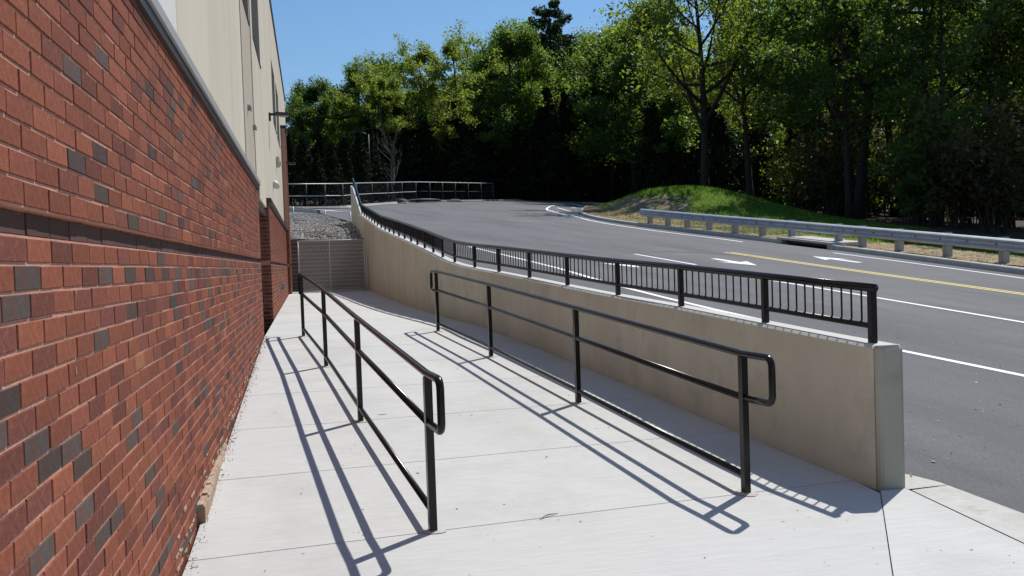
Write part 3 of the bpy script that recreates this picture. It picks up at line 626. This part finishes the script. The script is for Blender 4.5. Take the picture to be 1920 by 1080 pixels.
def mesh_wires(x0, x1, z0, z1, y, pitch, r, f=None):
    mb = MB(); W, H = x1-x0, z1-z0
    for sg in (1, -1):
        k = -H
        while k < W:
            # line x = x0+k+t, z = z0+t
            t0 = max(0, -k); t1 = min(H, W-k)
            if t1-t0 > .02:
                pa = (k+t0, t0); pb = (k+t1, t1)
                A, B_ = [(x0+(p_[0] if sg > 0 else W-p_[0]), y+.004*sg, z0+p_[1]) for p_ in (pa, pb)]
                if f: A, B_ = f(A), f(B_)
                mb.tube([A, B_], r, 3, cap=False)
            k += pitch
    return mb
mesh_wires(gx0, gx1, gb, gtz, gy, .082, .0068).build('chain_link', MT['galv_wire'], gt)
# gravel bank
gy_ = np.arange(29.6, 47, .5)
def bank(x, y): return Pl(x, y)-.08+.05*np.sin(x*4+y*2)*np.sin(y*1.3)-.25*(1-smooth(29.6, 31.5, y))
G = np.array([[(-3.2+t*(min(float(xl(max(y, 29)))+.05, 3)+3.2), y, 0) for t in np.linspace(0, 1, 18)] for y in gy_]); G[..., 2] = bank(G[..., 0], G[..., 1])-.03
bankmesh = gridmesh('gravel_bank', G, MT['soil']); tag(put('gravel_bank', bankmesh), kind='structure')
N = 17000; q = np.c_[rng.uniform(-1.0, 2.0, N), 29.6+14*rng.uniform(0, 1, N)**1.2]; q = q[(q[:, 0] < np.array([float(xl(max(y, 29))) for y in q[:, 1]])-.08) & (rng.uniform(0, 1, len(q)) < 1.25-.9*smooth(.6, 1.6, q[:, 0])*smooth(34, 38, q[:, 1]))]
n = len(q); octv = np.array([(1, 0, 0), (-1, 0, 0), (0, 1, 0), (0, -1, 0), (0, 0, 1), (0, 0, -1)], float); octf = np.array([(0, 2, 4), (2, 1, 4), (1, 3, 4), (3, 0, 4), (2, 0, 5), (1, 2, 5), (3, 1, 5), (0, 3, 5)])
S = rng.uniform(.018, .05, (n, 1, 1))*rng.uniform(.6, 1.3, (n, 6, 1)); an = rng.uniform(0, 6.28, n); ca, sa = np.cos(an)[:, None], np.sin(an)[:, None]
ov = octv[None]*S; ov = np.stack([ov[..., 0]*ca-ov[..., 1]*sa, ov[..., 0]*sa+ov[..., 1]*ca, ov[..., 2]*.75+.3*ov[..., 0]], -1)+np.c_[q, bank(q[:, 0], q[:, 1])][:, None, :]
tr = ov[:, octf].reshape(-1, 3, 3)
tag(put('riprap', facemesh('riprap', tr, MT['stone'], np.repeat(rng.uniform(0, 1, n)**1.3, 8))), kind='stuff')
# low silver fence on the bank
lf = thing('low_fence', (.3, 36.3, float(bank(.3, 36.3))), 'short silver chain link fence on the gravel bank at the corner of the building', 'fence')
L3 = [Vector((-.56, 36, 2.0)), Vector((.70, 36.5, 1.87)), Vector((1.72, 36.9, 1.80))]
for p in L3: MB().tube([p-Vector((0, 0, .25)), p+Vector((0, 0, .52))], .03, 8).build('post', MT['white_rail'], lf, True)
for dz in (0, .5): MB().tube([p+Vector((0, 0, dz)) for p in L3], .018, 6).build('rail', MT['galv'], lf, True)
for a, b in zip(L3[:-1], L3[1:]):
    f_ = lambda P_, a=a, b=b: tuple(a.lerp(b, P_[0])+Vector((0, 0, P_[2])))
    L_ = (b-a).length; mb = MB()
    for k in range(1, int(L_/.06)):
        t = k*.06/L_; p = a.lerp(b, t); mb.bar(p, p+Vector((0, 0, .5)), .006, .006)
    mb.build('wire_mesh', MT['galv_wire'], lf)
# long dark fence with white rails at the back of the lot
FP = [(-1.1, 47.35), (.1, 48.15), (1.1, 48.95), (2.1, 49.9), (3.05, 53.1), (4.2, 56.1), (5.4, 58.6), (6.8, 62.6), (8.1, 65.1), (9.3, 66.2), (10.45, 67.35), (11.65, 68.5), (12.9, 69.6), (14.2, 70.8), (15.55, 72.4)]
ff = thing('lot_fence', (5.4, 58.8, float(Pl(5.4, 58.8))), 'long chain link fence with pale rails across the back of the asphalt lot', 'fence')
FV = [Vector((x-.12, y+.25, float(Pl(x, y))+.05)) for x, y in FP]; FH = [1.28+.02*i if i < 8 else 1.45 for i in range(len(FP))]
for p, h in zip(FV, FH): MB().tube([p, p+Vector((0, 0, h))], .03, 8).build('post', MT['dark_post'], ff, True)
MB().tube([p+Vector((0, 0, h)) for p, h in zip(FV, FH)], .026, 6).build('top_rail', MT['white_rail'], ff, True)
MB().tube([p+Vector((0, 0, h*.5)) for p, h in zip(FV[:9], FH)], .022, 6).build('middle_rail', MT['white_rail'], ff, True)
MB().tube([p+Vector((0, 0, h*.52)) for p, h in zip(FV[8:], FH[8:])], .016, 6).build('middle_rail', MT['dark_post'], ff, True)
mb = MB()
for i in range(len(FV)-1):
    a, b = FV[i], FV[i+1]; L_ = (b-a).length
    for k in range(int(L_/.14)):
        t = k*.14/L_; p = a.lerp(b, t); h = FH[i]; q_ = a.lerp(b, min(1, t+h/L_*.5)); mb.bar(p, q_+Vector((0, 0, h)), .005, .005)
mb.build('wire_mesh', MT['dark_post'], ff)
# small chain link corner at the head of the mound
cf = thing('corner_fence', (28.8, 72, 5.4), 'small grey chain link fence section behind the top of the grassy mound', 'fence')
C3 = [Vector((28.83, 72, 5.25)), Vector((30.1, 71, 5.45)), Vector((32.4, 70.5, 5.6)), Vector((34.5, 70, 5.7))]
for p in C3: MB().tube([p-Vector((0, 0, .5)), p+Vector((0, 0, 1.2))], .04, 6).build('post', MT['galv_post'], cf, True)
for dz in (.1, 1.15): MB().tube([p+Vector((0, 0, dz)) for p in C3], .022, 6).build('rail', MT['galv_post'], cf, True)
mb = MB()
for a, b in zip(C3[:-1], C3[1:]):
    L_ = (b-a).length
    for k in range(int(L_/.09)): p = a.lerp(b, k*.09/L_); mb.bar(p, p+Vector((0, 0, 1.15)), .012, .012)
mb.build('wire_mesh', MT['galv_post'], cf)
# ------------------------------------------------------------------ steel guardrail along the road
GP = [(14.10, 34.9), (14.25, 33.35), (14.42, 31.85), (14.6, 30.3), (14.85, 28.75), (15.12, 27.3), (15.4, 25.9), (15.7, 23.75), (15.82, 22.75), (16.05, 21.4), (16.25, 19.75), (16.4, 18.0), (16.55, 16.2), (16.7, 14.4), (16.8, 12.5), (16.9, 10.6)]
gd = thing('guardrail', (15.7, 23.7, float(Pl(15.7, 23.7))), 'long galvanised steel guardrail on grey posts between the road and the woods', 'guardrail')
GV = [Vector((x, y, float(Pl(x, y))+.12)) for x, y in GP]
for i, p in enumerate(GV):
    d = (GV[min(i+1, len(GV)-1)]-GV[max(i-1, 0)]).normalized(); d.z = 0
    MB().box(p+Vector((.10, 0, .20)), (.15, .19, .86), d).build('post', MT['galv_post'], gd)
    MB().box(p+Vector((-.04, 0, .44)), (.14, .1, .28), d).build('spacer', MT['galv_post'], gd)
prof = [(0, -.155), (.02, -.15), (.075, -.115), (.08, -.085), (.02, -.03), (.012, 0), (.02, .03), (.08, .085), (.075, .115), (.02, .15), (0, .155)]
cen = [GV[0]+(GV[0]-GV[1]).normalized()*.35]+GV+[GV[-1]+(GV[-1]-GV[-2])]; G = []
for i, p in enumerate(cen):
    d = (cen[min(i+1, len(cen)-1)]-cen[max(i-1, 0)]).normalized(); n_ = Vector((-d.y, d.x, 0)).normalized()
    if n_.x > 0: n_ = -n_
    G.append([tuple(p+n_*(.115+o)+Vector((0, 0, .46+h))) for o, h in prof]+[tuple(p+n_*(.108+o)+Vector((0, 0, .46+h))) for o, h in prof[::-1]])
me = gridmesh('beam', np.array(G), MT['galv'], False); put('beam', me, gd)
mb = MB()
e0 = cen[0]; d = (cen[0]-cen[1]).normalized(); n_ = Vector((-d.y, d.x, 0)).normalized(); n_ = -n_ if n_.x > 0 else n_
P_ = [e0+n_*.14+Vector((0, 0, .46))]+[e0+d*(.10*math.sin(a))+n_*(.14-.12*(1-math.cos(a)))+Vector((0, 0, .46)) for a in (.5, 1.0, 1.57, 2.2)]
for k in range(len(P_)-1): mb.bar(P_[k], P_[k+1], .012, .31)
mb.build('end_shoe', MT['galv'], gd)
for i in range(2, len(GV)):
    a, b = GV[i-1], GV[i]
    for t in (0, .5):
        p = a.lerp(b, t); d = (b-a).normalized(); n_ = Vector((-d.y, d.x, 0)); n_ = -n_ if n_.x > 0 else n_
        MB().tube([p+n_*.125+Vector((0, 0, .46)), p+n_*.15+Vector((0, 0, .46))], .02, 6).build('bolt', MT['dark_post'], gd)
# ------------------------------------------------------------------ small things
def lump(name, c, s, m, label, cat, k):
    r_ = random.Random(k); mb = MB()
    vs = []; n_, m_ = 7, 4
    for i in range(m_):
        for j in range(n_):
            a = 2*math.pi*j/n_; e = i/(m_-1)*math.pi/2; rr = r_.uniform(.75, 1.15); vs.append((c[0]+s[0]*math.cos(a)*math.cos(e)*rr, c[1]+s[1]*math.sin(a)*math.cos(e)*rr, c[2]+s[2]*math.sin(e)*rr))
    fs = [(i*n_+j, i*n_+(j+1) % n_, (i+1)*n_+(j+1) % n_, (i+1)*n_+j) for i in range(m_-1) for j in range(n_)]
    o = mb.add(vs, fs).build(name, m); tag(o, label, cat); return o
z = float(Pl(6.6, 61.0)); lump('rubble_pile', (6.3, 60.2, z), (.5, .4, .3), MT['stone'], 'pile of pale broken rubble at the foot of the long fence', 'rubble', 1)
z = float(Pl(10.9, 66.5)); lump('rubble_pile', (11.0, 66.6, z), (.8, .4, .24), MT['stone'], 'low pale heap under the right half of the long fence', 'rubble', 2)
z = float(Pl(8.4, 64)); lump('tarp', (8.2, 63.0, z), (1.5, .6, .2), MT['tarp'], 'dark blue tarpaulin lying on the asphalt before the long fence', 'tarp', 3)
def twig(x, y, L, ang, m, label, zf=gz):
    z = float(zf(x, y))+.006; d = Vector((math.cos(ang), math.sin(ang), 0)); n_ = Vector((-d.y, d.x, 0)); p = Vector((x, y, z))
    o = MB().tube([p, p+d*L*.5+n_*L*.08+Vector((0, 0, .006)), p+d*L], [.003, .0045, .002], 5).build('twig', m); tag(o, label, 'twig'); return o
twig(1.19, 4.66, .14, .5, MT['twig'], 'bent tan twig lying on the concrete between the two handrails')
twig(3.85, 5.35, .16, .7, MT['twig'], 'thin pale stick on the dark asphalt right of the wall end', Pl)
twig(3.70, 4.83, .10, .9, MT['twig'], 'short brown stick on the gutter pan beside the wall end')
N = 420; q = np.c_[rng.uniform(-.5, 3.3, N), rng.uniform(2.6, 12, N)]; s = rng.uniform(.003, .010, N); tri = rng.normal(0, 1, (N, 3, 3))*s[:, None, None]*np.array([1, 1, .15]); tri += np.c_[q, gz(q[:, 0], q[:, 1])+.003][:, None, :]
tag(put('debris', facemesh('debris', tri, MT['joint'])), kind='stuff')
N = 700; q = np.c_[rng.uniform(3.5, 8, N), rng.uniform(4.8, 12, N)]; q = q[q[:, 0] > np.array([xl(y) for y in q[:, 1]])+.05]; N = len(q); s = rng.uniform(.003, .013, N); tri = rng.normal(0, 1, (N, 3, 3))*s[:, None, None]*np.array([1, 1, .3]); tri += np.c_[q, Pl(q[:, 0], q[:, 1])+.005][:, None, :]
tag(put('gravel_specks', facemesh('gravel_specks', tri, MT['stone'], rng.uniform(.4, 1, N))), kind='stuff')
lp = thing('light_pole', (4.4, 62, 4.4), 'tall thin dark street light pole with one arm among the trees behind the fence', 'street light')
MB().tube([(4.4, 62, 4.3), (4.36, 62, 9.3)], [.07, .05], 8).build('pole', MT['black_dull'], lp, True)
MB().tube([(4.36, 62, 9.25), (4.0, 62, 9.42), (3.6, 62, 9.46)], .03, 6).build('arm', MT['black_dull'], lp, True)
MB().box((3.45, 62, 9.46), (.5, .2, .1)).build('lamp_head', MT['dark_post'], lp)
# ------------------------------------------------------------------ trees
def leaves(cent, rad, n, size, flat=.7, upb=.5):
    """n leaf quads scattered through clumps"""
    k = rng.integers(0, len(cent), n); dirs = rng.normal(0, 1, (n, 3)); dirs /= np.linalg.norm(dirs, axis=1)[:, None]
    rr = rng.uniform(0, 1, n)**.45; p = cent[k]+dirs*(rad[k]*rr)[:, None]*np.array([1, 1, flat])
    nr = rng.normal(0, 1, (n, 3)); nr[:, 2] += upb; nr /= np.linalg.norm(nr, axis=1)[:, None]
    a = np.cross(nr, rng.normal(0, 1, (n, 3))); a /= np.linalg.norm(a, axis=1)[:, None]; b = np.cross(nr, a)
    s = size*np.clip(rng.lognormal(-.08, .42, n), .35, 2.2)[:, None]
    V = np.stack([p-a*s*.55, p-b*s*.36+a*s*.05, p+a*s*.55-nr*s*.15, p+b*s*.36+a*s*.05], 1)
    return V
def bez(a, b, c_, n):
    t = np.linspace(0, 1, n)[:, None]; return (1-t)**2*a+2*t*(1-t)*b+t*t*c_
def broad(seed, H=18., spread=.26, cb=.32, n=15000, size=.24, limbs=13, tr=.26, m='leaf', clr=(.8, 1.5), lean=0., fork=False, forkz=.4):
    r_ = np.random.default_rng(seed); wood = MB(); C_, Rr = [], []
    top = np.array([lean*H+r_.normal(0, .4), r_.normal(0, .4), H*.86])
    tp_ = bez(np.zeros(3), np.array([lean*H*.2+r_.normal(0, .3), r_.normal(0, .3), H*.45]), top, 10)
    wood.tube(tp_, list(np.linspace(tr, tr*.16, 10)*np.r_[1.25, np.ones(9)]), 8)
    starts = [(f, None) for f in np.linspace(cb, .93, limbs)]
    az = r_.uniform(0, 6.28)
    for i, (f, _) in enumerate(starts):
        p0 = tp_[0]*0+np.array([np.interp(f, np.linspace(0, 1, 10), tp_[:, k]) for k in range(3)]); az += 2.4+r_.normal(0, .3)
        prof_ = math.sin(min(1, (f-cb)/(1-cb)*.78+.28)*math.pi)**.7
        L = spread*H*prof_*r_.uniform(.75, 1.2)+.5; el = r_.uniform(.15, .75)+(.5 if f > .75 else 0)
        if fork and i < 2: L *= 1.35; el = 1.05
        d = np.array([math.cos(az)*math.cos(el), math.sin(az)*math.cos(el), math.sin(el)]); mid = p0+d*L*.5+np.array([0, 0, -.06*L]); end = p0+d*L+np.array([0, 0, L*.22])
        lp_ = bez(p0, mid, end, 7); r0 = tr*(1-f)*.62+.03
        if fork and i < 2: r0 = tr*.55
        wood.tube(lp_, list(np.linspace(r0, .018, 7)), 6, cap=False)
        for t_ in (.45, .62, .78, .9, 1.):
            b0 = np.array([np.interp(t_, np.linspace(0, 1, 7), lp_[:, k]) for k in range(3)])
            for s_ in range(2 if t_ < 1 else 1):
                dd_ = d*.6+r_.normal(0, .6, 3); dd_ /= np.linalg.norm(dd_); l2 = L*.34*r_.uniform(.5, 1.1); e2 = b0+dd_*l2+np.array([0, 0, .12*l2])
                wood.tube(bez(b0, b0+dd_*l2*.5, e2, 4), [.028, .022, .016, .008], 4, cap=False)
                C_.append(e2); Rr.append(r_.uniform(*clr)*(.75 if t_ < .6 else 1)); 
                if r_.random() < .5: C_.append((b0+e2)/2); Rr.append(r_.uniform(*clr)*.8)
    C_.append(top+np.array([0, 0, H*.07])); Rr.append(1.2)
    cent = np.array(C_); rad = np.array(Rr)*H/18.
    V = leaves(cent, rad, n, size); ct = r_.uniform(.0, 1, len(cent))
    # every leaf takes part of the shade of green of its clump
    dist = rng.uniform(0, 1, n); kk = np.argmin(((V.mean(1)[:, None, :]-cent[None, ::3, :])**2).sum(-1), 1) if n < 4000 else rng.integers(0, len(cent), n)
    me_l = facemesh('crown', V, MT[m], np.clip(.55*dist+.45*ct[kk], 0, 1)); return wood.mesh('trunk', MT['bark'], True), me_l
def pine(seed, H=18.):
    r_ = np.random.default_rng(seed); wood = MB(); C_, Rr = [], []
    wood.tube([(0, 0, 0), (.1, .05, H*.5), (.0, .1, H*.97)], [.28, .2, .06], 8)
    for i in range(24):
        f = .62+.37*i/24; az = i*2.4; L = (1-f)*H*.42+.7; L *= r_.uniform(.7, 1.2); p0 = np.array([0, .05, H*f]); d = np.array([math.cos(az), math.sin(az), .12]); e = p0+d*L
        wood.tube([p0, p0+d*L*.5-np.array([0, 0, .1]), e], [.05, .035, .015], 5, cap=False)
        for t_ in (.5, .75, 1.): C_.append(p0+d*L*t_+r_.normal(0, .15, 3)); Rr.append(r_.uniform(.45, .8))
    cent = np.array(C_); V = leaves(cent, np.array(Rr), 9000, .2, .5, .6)
    return wood.mesh('trunk', MT['bark'], True), facemesh('crown', V, MT['pine_needle'], rng.uniform(0, 1, len(V)))
def cedar(seed, H=8., n=9000, wd=.22):
    r_ = np.random.default_rng(seed); wood = MB(); wood.tube([(0, 0, 0), (0, 0, H*.97)], [.13, .02], 6)
    C_, Rr = [], []
    for i in range(70):
        f = (i/70)**.8; L = (1-f)*H*wd*r_.uniform(.7, 1.15)+.12; az = i*2.4+r_.normal(0, .3)
        for t_ in (.35, .7, 1.): C_.append((math.cos(az)*L*t_, math.sin(az)*L*t_, H*(.02+.96*f)+.12*L*t_)); Rr.append(.22+.45*(1-f)*(1.15-t_*.5))
    V = leaves(np.array(C_), np.array(Rr), n, .17, .75, .3)
    return wood.mesh('trunk', MT['bark'], True), facemesh('crown', V, MT['needle'], rng.uniform(0, 1, len(V)))
def shrub(seed, H=4., n=1500, m='leaf_bronze', size=.14):
    r_ = np.random.default_rng(seed); wood = MB(); C_, Rr = [], []
    for i in range(7):
        az = i*.9+r_.normal(0, .3); e = np.array([math.cos(az)*H*.28*r_.uniform(.4, 1.2), math.sin(az)*H*.28*r_.uniform(.4, 1.2), H*r_.uniform(.6, 1.)]); P_ = bez(np.array([r_.normal(0, .15), r_.normal(0, .15), 0]), e*np.array([.2, .2, .6]), e, 5)
        wood.tube(P_, [.035, .028, .02, .014, .007], 5, cap=False)
        for t_ in (.4, .55, .7, .85, 1.):
            b = np.array([np.interp(t_, np.linspace(0, 1, 5), P_[:, k]) for k in range(3)])+r_.normal(0, .3, 3); C_.append(b); Rr.append(r_.uniform(.35, .8)*H/4)
    V = leaves(np.array(C_), np.array(Rr), n, size, .8, .6)
    return wood.mesh('trunk', MT['bark'], True), facemesh('crown', V, MT[m], rng.uniform(0, 1, n))
def bare(seed, H=6.2):
    r_ = np.random.default_rng(seed); wood = MB()
    def grow(p, d, L, r0, lev):
        e = p+d*L; mid = p+d*L*.5+r_.normal(0, .04*L, 3); wood.tube([p, mid, e], [r0, r0*.8, r0*.5], 5 if lev < 2 else 3, cap=False)
        if lev >= 5: return
        for k in range(7 if lev == 0 else 3):
            t = r_.uniform(.3, 1.) if lev else .22+.78*(k+r_.random())/5
            nd = d+r_.normal(0, .5, 3)+np.array([0, 0, .3]); nd /= np.linalg.norm(nd); grow(p+(e-p)*t, nd, L*r_.uniform(.42, .62), r0*.46, lev+1)
    for k in range(2): grow(np.array([.25*k, 0, 0.]), np.array([.05-.12*k, .02, 1.]), H*.66, .06, 0)
    return wood.mesh('trunk', MT['pale_bark'], True)
PROTO = {'broad': [broad(s, n=36000, clr=(.8, 1.5), size=.2, cb=.2, limbs=17) for s in (1, 2, 3)], 'airy': [broad(s, n=19000, size=.17, m='leaf_yellow', spread=.30, cb=.28, limbs=15, clr=(.55, 1.0)) for s in (5, 6)],
         'forked': [broad(11, n=15000, cb=.30, fork=True, tr=.30, spread=.36, size=.19, limbs=17, m='leaf_yellow')], 'leaning': [broad(12, n=11000, lean=-.16, tr=.36, cb=.42, fork=True, spread=.32, size=.18, limbs=16)],
         'thin': [broad(s, n=12000, size=.19, cb=.3, limbs=16, clr=(.6, 1.15)) for s in (61, 62)], 'slender': [broad(13, n=11000, tr=.27, cb=.36, spread=.24, lean=.05, size=.18, limbs=18, m='leaf_yellow'), broad(14, n=11000, tr=.24, cb=.34, spread=.25, size=.18, limbs=18)],
         'pine': [pine(21)], 'cedar': [cedar(31), cedar(32, wd=.27)], 'shrub': [shrub(41), shrub(42, m='leaf', size=.15), shrub(43, m='leaf_yellow', size=.13)]}
NOM = {'pine': 18., 'cedar': 8., 'shrub': 4.}
def tree(kind, x, y, h, label, group=None, cat='tree', z=None, k=None, rz=None, name=None):
    pr = PROTO[kind]; tm, cm = pr[(k if k is not None else random.randrange(len(pr))) % len(pr)]
    if z is None: z = float(outer(x, y)) if x > float(xr(y)) else float(Pl(x, y))-.1
    o = bpy.data.objects.new(name or (kind+'_tree' if kind in ('pine', 'cedar') else ('undergrowth_shrub' if kind == 'shrub' else 'broadleaf_tree')), None); col.objects.link(o); o.location = (x, y, z-.1)
    s = h/NOM.get(kind, 18.); o.scale = (s*random.uniform(.92, 1.1), s*random.uniform(.92, 1.1), s); o.rotation_euler.z = random.uniform(0, 6.28) if rz is None else rz
    tag(o, label, cat, group)
    for nm, me_ in (('trunk', tm), ('crown', cm)):
        c_ = bpy.data.objects.new(nm, me_); col.objects.link(c_); c_.parent = o
    return o
LEFT = ['low rounded tree touching the building edge at the far left', 'dark green tree second from the building edge on the skyline', 'green tree right of the two smallest skyline trees', 'bushy tree rising above the bare sapling', 'dense tree left of the airy branching yellow green trees', 'tall dense tree just right of the airy branching trees', 'high green tree left of the tall pine', 'dense tree directly behind and left of the pine trunk', 'smaller rounded tree in the notch right of the pine', 'bright tree at the notch where the sky ends on the right', 'tallest left hand tree meeting the right hand woods']
for (x, y, h), lb in zip([(-1.1, 78, 9.3), (1.0, 76, 10.8), (3.4, 84, 11.5), (5.3, 82, 13.7), (8.2, 84, 15.0), (17.6, 84, 17.3), (18.8, 80, 18.1), (23.4, 90, 21.2), (28.8, 88, 19.8), (28.7, 80, 18.6), (30.0, 77, 18.2)], LEFT): tree('broad', x, y, h, lb)
for (x, y, h), lb in zip([(10.5, 80, 15.5), (13.6, 77, 15.6), (6.3, 76, 12.0)], ['airy yellow green tree with visible limbs against the sky, left of its larger twin', 'broad airy yellow green tree with open branches in the middle of the skyline', 'smaller airy tree behind the bare sapling']): tree('airy', x, y, h, lb)
tree('pine', 25.3, 88, 21.6, 'tall pine with sparse dark tufts rising above the skyline', name='pine_tree')
for x, y, h in [(-.15, 53, 4.2), (1.55, 54, 3.9), (3.6, 59, 5.0), (-1.9, 52, 3.6), (.7, 52.5, 3.2), (2.6, 57.5, 3.6), (-1, 55, 4.4), (4.6, 63, 5.3), (-3, 54, 4), (7.9, 73, 7.7), (10.2, 74.5, 7.5), (12.9, 74.5, 8.8), (15.6, 76, 7.4), (17, 77.5, 8.2), (18.8, 76, 7.6), (21.8, 76, 10.4), (24.5, 78, 10.9), (27.4, 80, 10.6), (29.7, 80, 10.2), (33, 82, 10), (13.8, 78, 6.9), (6.2, 75, 6.4), (26, 84, 9), (22.5, 81, 8), (19.5, 79.5, 7), (35, 90, 9), (-2.2, 71, 4.5), (1, 74, 5.5), (3.2, 73, 5), (5.3, 75, 6.5), (-1.2, 76, 6), (8.9, 76, 5.4), (11.3, 77, 5.6), (14, 78.5, 5.4), (9.3, 78, 7.8), (36, 84, 10), (38.5, 86, 10), (41, 84, 10), (31, 77, 9), (43.5, 82, 9)]:
    tree('cedar', x, y+2, h*1.05, 'dark conical evergreen in the shaded row behind the lot fence', 'dark evergreens behind the lot')
for i, x in enumerate(np.arange(-10, 46, 5.)):
    tree('broad', x+random.uniform(-1.5, 1.5), 96+random.uniform(-3, 5), float(np.interp(x, [-10, 0, 10, 30, 46], [7, 9, 13.5, 19, 20])), 'leafy tree in the back row, mostly hidden by the front trees', 'back row trees behind the lot')
RIGHT = [('broad', 27.7, 68, 17.8, 'dense green tree where the woods meet the sky right of centre'), ('forked', 25.9, 54, 19, 'large dark trunked tree with a forked top standing behind the mound'), ('slender', 30.4, 56, 17.5, 'leafy tree just right of the large forked tree'), ('slender', 32.2, 51.5, 17.2, 'tall thin trunked tree between the forked tree and the leaning tree'), ('thin', 33.3, 53, 18.4, 'dense tree behind the leaning trunk'), ('leaning', 29.9, 43, 17, 'tree with a thick trunk leaning left in the right hand woods'), ('slender', 36.0, 48, 18.6, 'yellow green tree right of the leaning trunk'), ('slender', 32.4, 40, 19.5, 'tall straight dark trunk rising out of the picture right of the leaning tree'), ('slender', 33.4, 37.6, 17, 'bright leaved tree second from the tall straight trunk'), ('thin', 37.4, 41, 16.8, 'dense tree near the right border above the guardrail'), ('slender', 38.2, 37, 16.5, 'rightmost tree of the woods cut by the picture border'), ('thin', 27.6, 40.5, 13, 'smaller leafy tree standing at the right foot of the grassy mound'), ('thin', 29.8, 36.5, 14, 'leafy tree in the woods edge behind the storm drain'), ('thin', 31.5, 47, 17, 'full crowned tree between the mound and the leaning trunk'), ('thin', 36, 34.5, 15.5, 'dark low branching tree above the right end of the guardrail')]
for i, (kd, x, y, h, lb) in enumerate(RIGHT): tree(kd, x, y, h, lb, k=i, rz={'leaning': 2.9, 'forked': .4}.get(kd))
for x, y, h in [(34.8, 78, 18), (39.5, 72, 18), (44, 69, 18), (48, 66, 18), (52, 62, 18), (54, 58, 18), (56, 53, 17), (58, 49, 17), (64, 54, 18), (47, 53, 14), (51, 47, 15), (50, 41, 15), (55, 42, 16), (50, 35, 15), (57, 36, 16), (42, 79, 18), (52, 73, 18), (61, 62, 18)]:
    tree(random.choice(('thin', 'airy', 'slender')), x, y, h, 'tree deep in the right hand woods behind the first trunks', 'trees deep in the right hand woods')
for x, y, h in [(27.5, 66.5, 8.5), (30, 67, 9), (33, 66, 8.5), (36, 65, 8.5), (38.5, 62, 8), (41, 60, 8), (43.5, 56, 8), (35, 58, 7), (38, 55, 7), (40, 51, 7), (31.5, 62.5, 7.5), (46, 53, 8), (34, 70, 9), (45, 47, 7.5), (47, 44, 7.5), (44, 43, 7)]:
    tree('cedar', x, y, h, 'dark conical evergreen standing under the taller right hand trees', 'dark evergreens in the right hand woods')
for i in range(70):
    y = random.uniform(28, 66); x = max(float(xr(y))+13+random.uniform(0, 11), 24+random.uniform(0, 8)); x = max(x, 28) if y < 55 else x
    tree('shrub', x, y, random.uniform(2.6, 6.5), 'thin twiggy shrub with small leaves in the shade under the right hand trees', 'undergrowth in the right hand woods', 'shrub', k=random.choice((0, 0, 0, 1, 2)))
for i in range(34):
    x = random.uniform(13, 44); y = float(np.interp(x, [13, 20, 34, 44], [76, 82, 92, 92]))+random.uniform(2, 8)
    tree('shrub', x, y, random.uniform(4, 7), 'dark shrub in the shade behind the lot fence', 'undergrowth behind the lot', 'shrub')
bt = thing('bare_tree', (6.1, 64.6, 4.6), 'leafless grey sapling with fine branches behind the long fence', 'tree'); put('trunk', bare(51, 4.6), bt, (0, 0, 0))
# far woods closing the view: one mass of foliage
n = 110000; px_ = rng.uniform(-40, 110, n); dep = 106+rng.normal(0, 3, n)-np.clip(px_-48, 0, 70)*1.15; hh = np.interp(px_, [-40, 0, 12, 30, 95], [5, 8, 12, 17, 19])*rng.uniform(0, 1, n)**1.15*(1+.12*np.sin(px_*.9))
cent = np.c_[px_, dep, np.array([float(v) for v in Pl(px_, dep)])+hh]
V = leaves(cent, np.full(n, .6), n, .66, .8, .4)
tag(put('far_woods', facemesh('far_woods', V, MT['leaf'], rng.uniform(0, .7, n))), kind='stuff')
